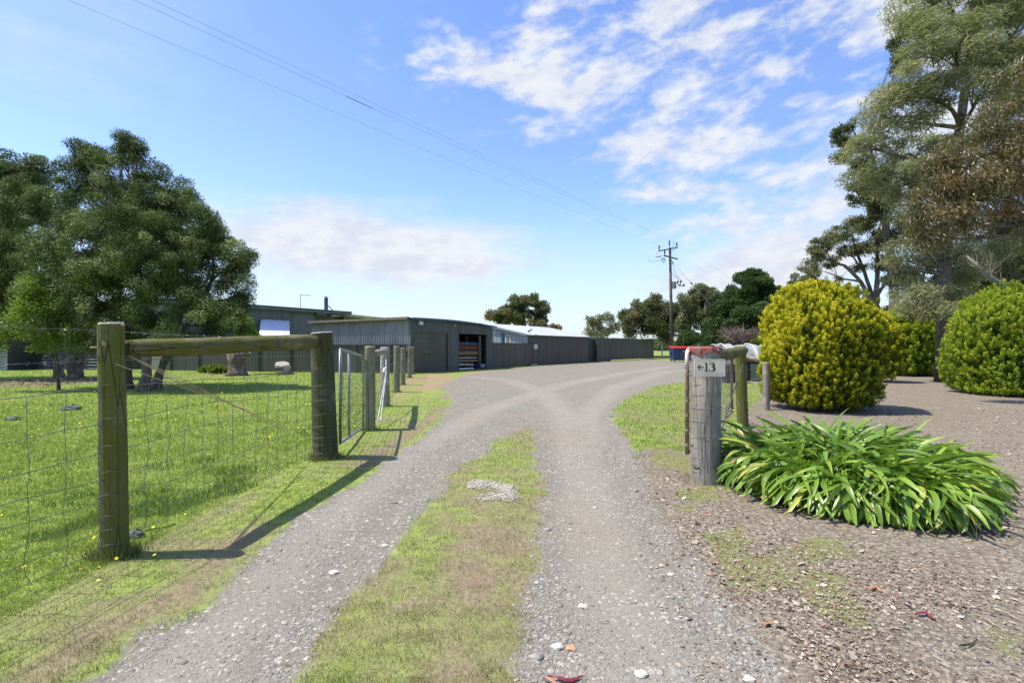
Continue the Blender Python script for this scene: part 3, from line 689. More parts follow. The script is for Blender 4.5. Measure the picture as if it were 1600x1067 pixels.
mb.tube([p, p+Vector((0, 0, .22))], .02, 6); mb.box(p.x-.16, p.x+.0, p.y-.05, p.y+.05, p.z+.12, p.z+.24); mb.box(p.x+.04, p.x+.18, p.y-.05, p.y+.05, p.z+.22, p.z+.34)
mb.build('camera_bracket', MT['darkmetal'], gs)

# ---------------------------------------------------------------- low yard fence between the sheds, with gate
yf = Fr((-1.29+.03, 34.5+.05), (3.55, 7.1), (7.1, -3.55))
yw = thing('yard_fence', 'low dark panel fence between the two sheds', 'fence', (-1.26, 34.55, 0))
y1 = yf.at(832.5); y2 = yf.at(842.5); YH = 1.68
mb = MB(); yf.box(mb, 0, y1-.03, -.05, 0, 0, YH)
for k in range(7): a = .4+k*.95; yf.box(mb, a, a+.015, .001, .006, .02, YH-.02)
mb.build('panels', MT['fence'], yw)
mb = MB(); yf.box(mb, 0, y1-.03, -.07, .02, YH+.002, YH+.045); mb.build('top_rail', MT['fencegreen'], yw)
mb = MB(); yf.box(mb, y1+.04, y2, -.05, .0, 0.05, YH+.02); yf.box(mb, y1+.04, y1+.1, .002, .03, 0.05, YH+.02); yf.box(mb, y2-.06, y2, .002, .03, .05, YH+.02)
gt = mb.build('gate_panel', MT['fence'], yw)
ns = thing('notice_sign', 'small white notice with grey lines on the yard gate', 'sign', tuple(yf.p(y1+.3, .05, 1.4)))
sx0, sx1 = yf.at(834.3, .035), yf.at(840, .035); sz0, sz1 = yf.z(837, 545, .035), yf.z(837, 538, .035)
mb = MB(); yf.box(mb, sx0, sx1, .032, .042, sz0, sz1); mb.build('plate', MT['white'], ns)
mb = MB()
for q in range(4): yf.box(mb, sx0+.08, sx1-.08, .043, .045, sz0+.06+q*.07, sz0+.085+q*.07)
mb.build('lines', MT['smudge'], ns)
mb = MB(); mb.bar(yf.p(y1-1.0, .35, .06), yf.p(y1+.05, .3, .06), .14, .06)
meta(mb.build('white_plank', MT['white'], None, loc=tuple(yf.p(y1-.5, .3, 0))), 'white plank lying on the ground at the foot of the yard gate', 'plank')
# far yard wall
cf = Fr(tuple(bf.p(e1, 0, 0))[:2], (10.4, 15.3), (15.3, -10.4))
fy = thing('yard_wall', 'long dark brown sheet wall at the far side of the gravel yard', 'wall', tuple(bf.p(e1, 0, 0)))
b0_, b1_, b2_ = cf.at(933), cf.at(955), cf.at(1021.5)
mb = MB(); cf.box(mb, .02, b0_, -.35, -.3, 0, WH-.08); mb.build('recessed_panel', MT['fencegreen'], fy)
mb = MB(); cf.box(mb, b0_+.0, b1_-.08, -.1, 0, 0, WH-.02)
for k in range(3): cf.box(mb, b0_+.5+k*1.1, b0_+.53+k*1.1, .001, .012, 0, WH-.04)
mb.build('panel', MT['fence'], fy)
mb = MB(); cf.box(mb, b1_+.08, b2_, -.1, 0, 0.1, WH-.04)
for k in range(11): cf.box(mb, b1_+.7+k*1.1, b1_+.715+k*1.1, .001, .005, .1, WH-.06)
mb.build('panel', MT['fence'], fy)
mb = MB(); cf.box(mb, b1_+.08, b2_+.02, -.14, .03, WH-.038, WH+.02); mb.build('capping', MT['teal'], fy)
mb = MB(); cf.box(mb, b2_-.1, b2_, -6, -.102, 0, WH-.05); mb.build('return_wall', MT['fence'], fy)
mb = MB(); cf.box(mb, b0_-.05, b0_-.002, -.36, 0.02, 0, WH); cf.box(mb, b1_-.06, b1_+.06, -.2, -.12, 0, WH-.06); mb.build('post', MT['fencegreen'], fy)
# corrugated tank stand at the far left, dark doors beside it
tk = thing('tin_shed', 'small corrugated iron shed at the far left edge of the paddock', 'shed', (-31.5, 31, 0))
tf = Fr((-34.5, 31.4), (1, 0), (0, -1)); te = (12-CX)/F*31.4+34.5
corr(tf, 0, te, 0.01, 2.1, .01, .0, .2, .04, horizontal=True).build('wall', MT['corr'], tk, smooth=True)
mb = MB(); tf.box(mb, 0, te, -3, -.06, 0, 2.1); mb.build('side_walls', MT['shed'], tk)
mb = MB(); tf.box(mb, -.1, te+.15, -3.1, .12, 2.14, 2.2); mb.build('roof', MT['zinc'], tk)
gsd = thing('dark_shed', 'dark green shed with a mesh frame under the trees', 'shed', (-27, 34, 0))
mb = MB(); mb.box(-34, -20, 33.2, 38, 0, 2.2); mb.build('wall', MT['fencegreen'], gsd)
mb = MB(); mb.hexa([(-34.3, 32.9, 2.22), (-19.7, 32.9, 2.22), (-19.7, 38.3, 2.9), (-34.3, 38.3, 2.9), (-34.3, 32.9, 2.3), (-19.7, 32.9, 2.3), (-19.7, 38.3, 2.98), (-34.3, 38.3, 2.98)]); mb.build('roof', MT['shed'], gsd)
mf = thing('mesh_panel', 'leaning wire mesh panel in front of the dark shed under the trees', 'panel', (-27, 32.6, 0))
mb = MB()
for k in range(26): x = -30+k*.18; mb.tube([(x, 32.4, .05), (x, 32.9, 1.05)], .008, 4)
for k in range(6): z = .08+k*.19; mb.tube([(-30, 32.4+z*.5, z), (-25.5, 32.4+z*.5, z)], .008, 4)
mb.build('mesh', MT['tube'], mf)
# ---------------------------------------------------------------- fences and gates
rr = random.Random(11)
def post_mb(x, y, h, r, n=18, taper=.04, lean=(0, 0), seed=0, z0=-.15, bulge=0, cut=0.0):
    "hand-cut round post with an uneven outline and a slightly bevelled, sloping top"
    q = random.Random(seed); ph = [q.uniform(0, 6.28) for _ in range(6)]
    V = []; Fc = []; m = 30
    for i in range(m+1):
        f = i/m; z = z0+(h-z0)*f
        for k in range(n):
            a = 2*math.pi*k/n
            rad = r*(1-taper*f)*(1+.035*math.sin(2*a+ph[0]+f*1.2)+.022*math.sin(3*a+ph[1]-f*2)+.018*math.sin(f*9+ph[2]+a)+.012*math.sin(7*a+ph[3]+f*5))
            if bulge: rad *= 1+bulge*math.exp(-((f-.38)/.07)**2)*max(0, math.cos(a+.2))
            zz = z + (cut*math.cos(a) if i == m else 0)
            V.append((x+lean[0]*z+math.cos(a)*rad, y+lean[1]*z+math.sin(a)*rad, zz))
    for i in range(m):
        for k in range(n): Fc.append((i*n+k, i*n+(k+1) % n, (i+1)*n+(k+1) % n, (i+1)*n+k))
    o = len(V)
    for k in range(n):
        b = V[m*n+k]; c = (x+lean[0]*h, y+lean[1]*h)
        V.append((c[0]+(b[0]-c[0])*.88, c[1]+(b[1]-c[1])*.88, b[2]+.012))
    V.append((x+lean[0]*h, y+lean[1]*h, h+.014))
    mi = [0]*len(Fc); F2 = []
    for k in range(n): F2 += [(m*n+k, m*n+(k+1) % n, o+(k+1) % n, o+k), (o+k, o+(k+1) % n, o+n)]
    mb = MB(); mb.add(V, Fc, 0); mb.add([], [], 0); base = 0
    mb.f += [tuple(f) for f in F2]; mb.m += [1]*len(F2); return mb
def pole_mb(a, b, r0, r1, seed=0, n=16):
    a, b = Vector(a), Vector(b); q = random.Random(seed); ph = q.uniform(0, 6); pts = []; rs = []
    for i in range(15):
        f = i/14; p = a.lerp(b, f); p.z += .012*math.sin(f*5+ph); p.x += .008*math.sin(f*7+ph)
        pts.append(p); rs.append((r0+(r1-r0)*f)*(1+.03*math.sin(f*11+ph))*(.82 if i in (0, 14) else 1))
    return MB().tube(pts, rs, n)
def wire(mb, pts, r=.0019, n=5): return mb.tube(pts, r, n)
def barbed(mb, a, b, sag=.02, seed=0, r=.0017, step=.11):
    a, b = Vector(a), Vector(b); L = (b-a).length; k = max(8, int(L/.02)); d = (b-a).normalized(); q = random.Random(seed)
    up = Vector((0, 0, 1)); sd_ = d.cross(up).normalized()
    def pt(s, ph):
        f = s/L; base = a.lerp(b, f) - up*sag*4*f*(1-f); an = s*60+ph
        return base + up*.0022*math.cos(an)+sd_*.0022*math.sin(an)
    for ph in (0, math.pi): mb.tube([pt(L*i/k, ph) for i in range(k+1)], r, 4)
    s = .05
    while s < L:
        c = pt(s, 0)
        for e in range(2):
            v = (up*q.uniform(-1, 1)+sd_*q.uniform(-1, 1)+d*q.uniform(-.3, .3)).normalized()*.016
            mb.tube([c-v, c+v], .0014, 4)
        s += step*q.uniform(.8, 1.2)
def meshfence(mb, a, b, heights, stay, seed=0, r=.0025, wav=.018):
    a, b = Vector((a[0], a[1], 0)), Vector((b[0], b[1], 0)); L = (b-a).length; q = random.Random(seed); d = (b-a).normalized(); sd_ = d.cross(Vector((0, 0, 1)))
    n = max(2, round(L/stay)); us = [L*i/n for i in range(n+1)]; off = {}
    for i, u in enumerate(us):
        for j, h in enumerate(heights):
            off[i, j] = (u+q.uniform(-.018, .018)*(1 if 0 < i < n else 0), h+q.uniform(-wav, wav)*.6+wav*1.3*math.sin(u*2.1+j), q.uniform(-.012, .012))
    def w(i, j): u, h, o = off[i, j]; return a+d*u+sd_*o+Vector((0, 0, max(h, .03)))
    for j in range(len(heights)):
        pts = []
        for i in range(n):
            p0, p1 = w(i, j), w(i+1, j); pts += [p0, p0.lerp(p1, .33)+Vector((0, 0, q.uniform(-.003, .001))), p0.lerp(p1, .66)+Vector((0, 0, q.uniform(-.004, .001)))]
        pts.append(w(n, j)); mb.tube(pts, r, 4)
    for i in range(n+1):
        pts = []
        for j in range(len(heights)-1):
            p0, p1 = w(i, j), w(i, j+1); pts += [p0, p0.lerp(p1, .5)+d*q.uniform(-.007, .007)]
        pts.append(w(i, len(heights)-1)); mb.tube(pts, r, 4)
        if r < .0025:
            for j in range(len(heights)):
                p = w(i, j); mb.tube([p-Vector((0, 0, .009)), p+Vector((0, 0, .009))], r*2.0, 4)
P1 = (-2.67, 3.45); P2 = (-2.35, 6.45); P0 = (-3.05, 0.2)
HT = [.07, .17, .26, .40, .55, .72, .90, 1.12]
lfz = thing('wire_fence', 'paddock fence with mossy posts and a thick top rail in the left foreground', 'fence', (P1[0], P1[1], 0))
post_mb(P1[0], P1[1], 1.555, .080, seed=3, lean=(-.02, 0), cut=.004).build('post', [MT['post_green'], MT['endgrain']], lfz, smooth=False, label='near round post, green with moss')
post_mb(P2[0], P2[1], 1.58, .150, seed=8, lean=(-.028, 0), taper=.1, cut=.01).build('post', [MT['post_dark'], MT['endgrain']], lfz, label='thick dark strainer post with pale cut top')
a = (P1[0]+.05, P1[1]+.08, 1.405); b = (P2[0]-.10, P2[1]-.06, 1.455)
pm = pole_mb((P1[0]+.02, P1[1]+.085, 1.405), (P2[0]-.075, P2[1]-.145, 1.46), .066, .088, 5)
rail = pm.build('rail', MT['rail_green'], lfz, smooth=True)
mb = MB(); barbed(mb, (P0[0]-.1, P0[1], 1.52), (P1[0]-.08, P1[1]-.09, 1.515), .01, 1); barbed(mb, (P1[0]-.02, P1[1]-.1, 1.512), (P2[0]-.2, P2[1]-.1, 1.52), .02, 2)
mb.build('barbed_wire', MT['wire'], lfz)
mb = MB(); barbed(mb, (P0[0]-.1, P0[1], 1.29), (P1[0]-.08, P1[1]-.09, 1.315), .01, 3); wire(mb, [(P1[0]-.02, P1[1]-.1, 1.315), (P2[0]-.16, P2[1]-.1, 1.30)])
mb.build('barbed_wire', MT['wire'], lfz)
mb = MB(); meshfence(mb, (P0[0]-.02, P0[1]), (P1[0]-.03, P1[1]-.10), HT, .23, 4); meshfence(mb, (P1[0]-.03, P1[1]-.10), (P2[0]-.10, P2[1]-.16), HT, .20, 5)
for h in HT: # wraps round the posts
    for (px_, py_, rr_) in ((P1[0]-.02*h, P1[1], .084), (P2[0]-.028*h, P2[1], .152)):
        mb.tube([(px_+rr_*math.cos(t_), py_+rr_*math.sin(t_), h+.035*math.sin((t_+2.5)*1.1)) for t_ in [(-3.0+q*.27) for q in range(13)]], .002, 4)
mb.build('wire_mesh', MT['wire'], lfz)
mb = MB() # twitched tie wires running down from the top of the near post
pa = Vector((P1[0]-.01, P1[1]-.10, 1.43)); pb = Vector((P2[0]-.28, P2[1]-.5, .45)); pm_ = pa.lerp(pb, .62)
for o in (-.02, .0, .022):
    mb.tube([pa+Vector((0, 0, o*.5)), pa.lerp(pb, .3)+Vector((0, 0, -o*1.2-.01)), pm_+Vector((0, 0, o*.2)), pb+Vector((0, 0, o*1.6))], .0028, 5)
mb.tube([pa+Vector((.09, .0, -.14)), pm_+Vector((-.0, 0, -.0))], .0028, 5)
mb.tube([pm_+Vector((-.05, -.03, .03)), pm_+Vector((.04, .02, -.02))], [.010, .015], 7)
mb.build('brace_wire', MT['straw'], lfz)
# small rust-coloured wire stubs on the near post
mb = MB(); mb.tube([(P1[0]-.12, P1[1]-.06, 1.40), (P1[0]-.04, P1[1]-.10, 1.402)], .006, 6); mb.build('nail', MT['rust'], lfz); mb = MB(); mb.tube([(P1[0]+.08, P1[1]-.06, 1.545), (P1[0]+.10, P1[1]-.05, 1.55)], .006, 6); mb.build('nail', MT['rust'], lfz)
# ------ galvanised gate between strainer post and the square post
P3 = (-2.42, 8.72)
gg = thing('farm_gate', 'galvanised tube gate with square mesh beside the dark strainer post', 'gate', (-2.35, 6.6, 0))
def T(u, z): return Vector((-2.22+(P3[0]-.09+2.22)*u, 6.62+(P3[1]-.08-6.62)*u, z))
top = [T(0, 1.375), T(.3, 1.34), T(.6, 1.30), T(.90, 1.262), T(.955, 1.245), T(.985, 1.20), T(1, 1.12), T(1, .6), T(1, .05)]
mb = MB(); mb.tube([T(0, .16), T(0, 1.375)], .019, 10); mb.tube(top, .019, 10); mb.tube([T(0, .17), T(1, .05)], .019, 10); mb.tube([T(.32, .14), T(.32, 1.335)], .019, 10)
mb.build('frame', MT['tube'], gg, smooth=True)
mb = MB()
for i in range(1, 17):
    u = i/17; mb.tube([T(u, .16-.1*u), T(u, 1.36-.14*u-(.0 if u < .93 else .06))], .0024, 4)
for j in range(9):
    f = j/9+.03; mb.tube([T(0, .17+f*1.2), T(1, .06+f*1.12)], .0024, 4)
mb.build('mesh_infill', MT['wire'], gg)
mb = MB()
for k in range(13):
    c = Vector((-2.165, 6.52, 1.13-k*.036)); ring = []
    for q in range(9):
        t_ = q*math.pi/4; ring.append(c+Vector((.012*math.cos(t_) if k % 2 else 0, .012*math.cos(t_) if k % 2 == 0 else 0, .022*math.sin(t_))))
    mb.tube(ring, .0035, 5, caps=False)
mb.tube([Vector((-2.165+.03*math.cos(q), 6.52, .64+.035*math.sin(q))) for q in [k*.7854 for k in range(9)]], .005, 5, caps=False)
mb.build('chain', MT['rust'], gg)
# ------ second fence running off to the shed
f2 = thing('wire_fence', 'weathered post and wire fence running from the small gate to the dark shed', 'fence', (P3[0], P3[1], 0))
mb = post_mb(P3[0]-.01, P3[1]+.05, 1.41, .085, seed=31, taper=.02); mb.build('post', [MT['post_pale'], MT['endgrain']], f2, label='gate post with a pale squared plank')
mb = MB(); mb.box(P3[0]-.055, P3[0]+.09, P3[1]-.10, P3[1]-.03, -.05, 1.20); mb.build('plank', MT['post_pale'], f2)
LP = [(-3.02, 12.17), (-3.63, 16.1), (-4.09, 19.2), (-4.72, 23.6), (-5.25, 27.0)]
for k, (x, y) in enumerate(LP):
    post_mb(x, y, 1.40+.03*math.sin(k*2), [.115, .10, .095, .09, .09][k], n=12, seed=40+k).build('post', [MT['post_pale'] if k else MT['post_grey'], MT['endgrain']], f2)
pole_mb((P3[0]+.02, P3[1]+.14, 1.30), (LP[0][0]+.06, LP[0][1]-.02, 1.31), .06, .062, 6).build('rail', MT['post_grey'], f2, smooth=True)
mb = MB(); pp = [(P3[0]-.02, P3[1]+.1)] + LP
for s_ in range(len(pp)-1):
    (xa, ya), (xb, yb) = pp[s_], pp[s_+1]
    for h in (.12, .27, .42, .6, .78, .98, 1.18, 1.34):
        mb.tube([(xa+.08, ya, h), ((xa+xb)/2+.08, (ya+yb)/2, h-.02-.01*math.sin(h*9+s_)), (xb+.08, yb, h)], .003, 4)
    n = int(math.hypot(xb-xa, yb-ya)/.45)
    for i in range(n):
        f = (i+.5)/n; mb.tube([(xa+.08+(xb-xa)*f, ya+(yb-ya)*f, .1), (xa+.08+(xb-xa)*f+.01, ya+(yb-ya)*f, .97)], .0022, 4)
mb.build('wires', MT['wire'], f2)
mb = MB()
for o in (0, .05): mb.tube([(P3[0]+.1+o, P3[1]+.1, .12), (P3[0]-.2, P3[1]+1.9+o, .85), (LP[0][0]+.05, LP[0][1]-.1, 1.30)], .006, 5)
mb.tube([(-2.70, 10.75, .88), (-2.70, 10.85, .96)], .03, 6)
mb.tube([(-2.83, 11.1, 1.2), (-2.84, 11.12, .95)], .02, 6)
mb.build('brace_wire', MT['white'], f2)

# ------ right-hand gate post with its number board
Q1 = (2.045, 5.40)
gp = thing('gate_post', 'stout grey gate post with red tin cap and wire wound round it', 'post', (Q1[0], Q1[1], 0))
post_mb(Q1[0], Q1[1], 1.385, .158, n=26, seed=77, taper=.06, lean=(-.0, 0), bulge=.10, cut=.0).build('post', [MT['post_grey'], MT['endgrain']], gp)
mb = MB(); n = 9; V = []; Fc = []
for zz, r_ in ((1.345, .172), (1.392, .166), (1.412, .150)):
    for k in range(n):
        t_ = 2*math.pi*k/n+.5; V.append((Q1[0]+r_*math.cos(t_)*1.02, Q1[1]+r_*math.sin(t_), zz-(.022*math.sin(k*2.6+1) if zz < 1.35 else 0)))
for i in range(2):
    for k in range(n): Fc.append((i*n+k, i*n+(k+1) % n, (i+1)*n+(k+1) % n, (i+1)*n+k))
Fc.append(tuple(2*n+k for k in range(n))); mb.add(V, Fc); cap = mb.build('cap', MT['redcap'], gp)
for t_ in (-2.25, -1.2, -.2):
    mb = MB(); mb.tube([(Q1[0]+.163*math.cos(t_), Q1[1]+.163*math.sin(t_), 1.375), (Q1[0]+.185*math.cos(t_), Q1[1]+.185*math.sin(t_), 1.375)], .009, 8); mb.build('nail', MT['tube'], cap)
mb = MB()
for h in (.13, .20, .27, .36, .49, .63, .78, .92, 1.02, 1.265):
    rr_ = .166*(1-.06*h)+(.015 if .45 < h < .6 else 0)
    mb.tube([(Q1[0]+rr_*math.cos(t_), Q1[1]+rr_*math.sin(t_), h+.012*math.sin(t_*1.3+h*9)) for t_ in [(-3.6+q*.25) for q in range(18)]], .0019, 4)
for t_ in (-2.2, -1.95, -.9): mb.tube([(Q1[0]+.166*math.cos(t_+.08*math.sin(z*9)), Q1[1]+.166*math.sin(t_+.08*math.sin(z*9)), z) for z in [.13+.08*q for q in range(9 if t_ < -1 else 5)]], .0017, 4)
mb.build('wire_wrap', MT['cable'], gp)
sg = thing('number_sign', 'cream number board with a left arrow and 13 on the grey gate post', 'sign', (2.0, 5.2, 1.19))
yb = 5.212; cx, cz = 2.012, 1.193
def bp(u, v, o=0.0): # board coordinates (metres) on a board turned slightly to the left
    return Vector((cx+u*.998, yb-o-u*.05, cz+v))
mb = MB(); mb.hexa([bp(-.148, -.082, -.009), bp(.148, -.082, -.009), bp(.148, -.082, 0), bp(-.148, -.082, 0), bp(-.148, .082, -.009), bp(.148, .082, -.009), bp(.148, .082, 0), bp(-.148, .082, 0)]); mb.build('board', MT['signboard'], sg)
mb = MB()
for (u0, u1, v0, v1) in ((-.151, .151, .0825, .088), (-.151, .151, -.088, -.0825), (-.154, -.1485, -.088, .088), (.1485, .154, -.088, .088)):
    mb.hexa([bp(u0, v0, -.010), bp(u1, v0, -.010), bp(u1, v0, .001), bp(u0, v0, .001), bp(u0, v1, -.010), bp(u1, v1, -.010), bp(u1, v1, .001), bp(u0, v1, .001)])
mb.build('border', MT['signedge'], sg)
def ribbon(pts, name):
    "stroke with varying width (u, v, halfwidth)"
    V = []; Fc = []
    for i, (u, v, w) in enumerate(pts):
        a = pts[max(0, i-1)]; b = pts[min(len(pts)-1, i+1)]; dx_, dy_ = b[0]-a[0], b[1]-a[1]; l = math.hypot(dx_, dy_) or 1
        nx, ny = -dy_/l*w, dx_/l*w
        V += [bp(u+nx, v+ny, .0016), bp(u-nx, v-ny, .0016), bp(u+nx, v+ny, .0004), bp(u-nx, v-ny, .0004)]
    for i in range(len(pts)-1): o = 4*i; Fc += [(o, o+1, o+5, o+4), (o, o+4, o+6, o+2), (o+1, o+3, o+7, o+5)]
    return V, Fc
mb = MB()
for st in ([(-.118, .007, .0045), (-.060, .007, .0045)], [(-.094, .034, .0045), (-.118, .007, .0045)], [(-.118, .007, .0045), (-.094, -.020, .0045)]):
    mb.add(*ribbon(st, ''))
mb.build('arrow', MT['black'], sg)
mb = MB()
for st in ([(-.033, .052, .0072), (-.033, -.034, .0072)], [(-.052, .042, .001), (-.042, .046, .004), (-.031, .053, .004)], [(-.050, -.034, .003), (-.016, -.034, .003)], [(-.044, -.031, .004), (-.022, -.031, .004)]):
    mb.add(*ribbon(st, ''))
mb.build('numeral', MT['black'], sg, label='figure 1')
mb = MB(); st = []
for q in range(13): # upper bowl
    t_ = math.radians(165-q*20); st.append((.022+.021*math.cos(t_), .031+.021*math.sin(t_), .003+.0065*max(0, math.cos(t_))**1.0))
mb.add(*ribbon(st, ''))
st = []
for q in range(15):
    t_ = math.radians(95-q*19); st.append((.020+.028*math.cos(t_), -.010+.0245*math.sin(t_), .003+.0075*max(0, math.cos(t_))))
mb.add(*ribbon(st, '')); mb.add(*ribbon([(-.010, -.026, .0055), (-.003, -.030, .0045)], '')); mb.add(*ribbon([(-.001, .036, .0045), (.004, .042, .004)], ''))
mb.build('numeral', MT['black'], sg, label='figure 3')
mb = MB(); q = random.Random(5)
for k in range(26):
    u = q.uniform(-.07, .12); v = -.060+q.uniform(-.012, .012); mb.add(*ribbon([(u, v, .004), (u+q.uniform(.008, .02), v+q.uniform(-.003, .003), .004)], ''))
mb.build('faded_print', MT['smudge'], sg)
for u, v in ((0, .072), (.004, -.058)):
    mb = MB(); mb.tube([bp(u, v, 0.0), bp(u, v, .005)], .005, 8); mb.build('nail', MT['rust'], sg)

# ------ open rusty gate hung behind the post
rg = thing('rusty_gate', 'open rusty pipe gate with wire mesh, seen edge-on behind the numbered post', 'gate', (1.93, 5.62, 0))
R0 = Vector((1.915, 5.60, 0)); R1 = Vector((3.80, 8.85, 0))
def RG(u, z): return R0.lerp(R1, u)+Vector((0, 0, z))
mb = MB(); mb.tube([RG(0, .235), RG(0, 1.20), RG(0, 1.28), RG(.006, 1.335), RG(.018, 1.375), RG(.04, 1.39), RG(.3, 1.36), RG(1, 1.20), RG(1, .27)], .023, 10)
mb.tube([RG(0, .25), RG(.5, .27), RG(1, .28)], .018, 8)
mb.build('frame', MT['rust'], rg, smooth=True)
for z in (.34, .50, .66, .82, .95, 1.14): mb = MB(); mb.tube([RG(0, z-.012), RG(0, z+.012)], .027, 10); mb.build('wire_band', MT['rust'], rg)
mb = MB(); mb.tube([RG(0, 1.16), RG(0.0, 1.28), RG(.006, 1.335), RG(.014, 1.365)], .0242, 10); mb.build('painted_bend', MT['whitepaint'], rg, smooth=True)
mb = MB(); mb.bar(RG(0, 1.095)+Vector((-.035, -.03, 0)), RG(0, 1.095)+Vector((.13, -.045, 0)), .012, .018); mb.build('latch', MT['tube'], rg)
mb = MB()
for i in range(1, 40): mb.tube([RG(i/40, .27), RG(i/40, 1.38-.17*i/40)], .0022, 4)
for j in range(7): mb.tube([RG(0, .33+j*.16), RG(1, .34+j*.13)], .0022, 4)
mb.build('mesh_infill', MT['wire'], rg)
# ------ right fence behind
Q2 = (4.06, 9.0); Q3 = (5.76, 11.6)
f3 = thing('wire_fence', 'short green-stained brace fence running back from the numbered post', 'fence', (Q2[0], Q2[1], 0))
post_mb(Q2[0], Q2[1], 1.42, .096, seed=55, lean=(-.035, 0)).build('post', [MT['post_green'], MT['endgrain']], f3)
post_mb(Q3[0], Q3[1], 1.05, .080, seed=56, n=12).build('post', [MT['post_grey'], MT['endgrain']], f3)
post_mb(7.6, 14.3, 1.36, .09, seed=57, n=12).build('post', [MT['post_grey'], MT['endgrain']], f3)
pole_mb((Q1[0]+.10, Q1[1]+.14, 1.315), (Q2[0]-.02, Q2[1]-.10, 1.335), .080, .078, 9).build('rail', MT['rail_green'], f3, smooth=True)
mb = MB(); pp = [Q2, Q3, (7.6, 14.3)]
for (xa, ya), (xb, yb_) in zip(pp, pp[1:]):
    for h in (.15, .35, .55, .78, 1.0, 1.2): mb.tube([(xa, ya, h), ((xa+xb)/2, (ya+yb_)/2, h-.015), (xb, yb_, h)], .0026, 4)
for h in (.1, .22, .36, .52, .70): mb.tube([(Q1[0]+.12, Q1[1]+.1, h), (3.0, 7.2, h-.02), (Q2[0], Q2[1]-.1, h)], .0018, 4)
mb.build('wires', MT['wire'], f3)
mb = MB(); a_ = Vector((Q2[0]-.06, Q2[1]-.12, 1.10)); b_ = Vector((Q1[0]+.12, Q1[1]+.08, .28))
for o in (-.012, .012): mb.tube([a_, a_.lerp(b_, .42)+Vector((0, 0, o)), a_.lerp(b_, .44), b_+Vector((0, 0, o*3))], .006, 5)
m_ = a_.lerp(b_, .62)
for k in range(9): mb.tube([m_, m_+Vector((rr.uniform(-.09, .09), rr.uniform(-.1, .1), rr.uniform(-.05, .05)))], .004, 4)
mb.build('brace_wire', MT['wire'], f3)
# ---------------------------------------------------------------- rubbish skip
bx, by = 15.72, 50.0
sk = thing('waste_bin', 'blue steel waste bin with red lid behind the gate post', 'bin', (bx, by, 0))
Wb = 2.05
mb = MB()
mb.hexa([(bx+.06, by, .14), (bx+Wb-.06, by, .14), (bx+Wb-.06, by+1.2, .14), (bx+.06, by+1.2, .14), (bx, by-.12, 1.27), (bx+Wb, by-.12, 1.27), (bx+Wb, by+1.35, 1.42), (bx, by+1.35, 1.42)])
body = mb.build('body', MT['binblue'], sk)
mb = MB(); mb.box(bx-.04, bx+Wb+.04, by-.19, by-.10, 1.20, 1.27)
for k in range(2): x = bx+.45+k*1.1; mb.hexa([(x, by-.012, .2), (x+.07, by-.012, .2), (x+.07, by+.02, .2), (x, by+.02, .2), (x, by-.13, 1.19), (x+.07, by-.13, 1.19), (x+.07, by-.09, 1.19), (x, by-.09, 1.19)])
mb.build('rim', MT['binblue'], sk)
mb = MB(); n = 8
for k in range(n):
    x0 = bx-.05+(Wb+.1)*k/n; x1 = bx-.05+(Wb+.1)*(k+1)/n-.02
    mb.hexa([(x0, by-.22, 1.275), (x1, by-.22, 1.275), (x1, by+1.4, 1.46), (x0, by+1.4, 1.46), (x0+.02, by-.22, 1.38), (x1-.02, by-.22, 1.38), (x1-.02, by+1.4, 1.55), (x0+.02, by+1.4, 1.55)])
mb.build('lid', MT['binred'], sk)
mb = MB(); mb.box(bx-.12, bx-.005, by+.3, by+.7, .75, .9); mb.build('side_pocket', MT['darkmetal'], sk)
mb = MB(); q = random.Random(3)
def yy(z): return by-.12*(z-.14)/1.13-.012
def letterbar(mb, x0, x1, z0, z1): mb.hexa([(x0, yy(z0), z0), (x1, yy(z0), z0), (x1, yy(z0)+.01, z0), (x0, yy(z0)+.01, z0), (x0, yy(z1), z1), (x1, yy(z1), z1), (x1, yy(z1)+.01, z1), (x0, yy(z1)+.01, z1)])
x = bx+.92
for k in range(9): w = [.13, .13, .06, .09, .08, .08, .10, .09, .08][k]; letterbar(mb, x, x+w*.7, 1.0 if k > 1 else .98, 1.06+(.04 if k < 3 else 0)); x += w+.02
mb.build('lettering', MT['signboard'], sk)
mb = MB(); letterbar(mb, bx+.62, bx+1.83, .73, .86); mb.build('label_strip', MT['greentin'], sk)
mb = MB(); letterbar_ = 0
for k in range(9): mb.hexa([(bx+.68+k*.13, yy(.76)-.012, .76), (bx+.76+k*.13, yy(.76)-.012, .76), (bx+.76+k*.13, yy(.76)-.002, .76), (bx+.68+k*.13, yy(.76)-.002, .76), (bx+.68+k*.13, yy(.83)-.012, .83), (bx+.76+k*.13, yy(.83)-.012, .83), (bx+.76+k*.13, yy(.83)-.002, .83), (bx+.68+k*.13, yy(.83)-.002, .83)])
mb.build('lettering', MT['darkmetal'], sk)
for (x, y) in ((bx+.2, by+.12), (bx+Wb-.2, by+.12), (bx+.2, by+1.05), (bx+Wb-.2, by+1.05)):
    mb = MB(); mb.tube([(x-.03, y, .07), (x+.03, y, .07)], .07, 10); mb.build('wheel', MT['rubber'], sk)

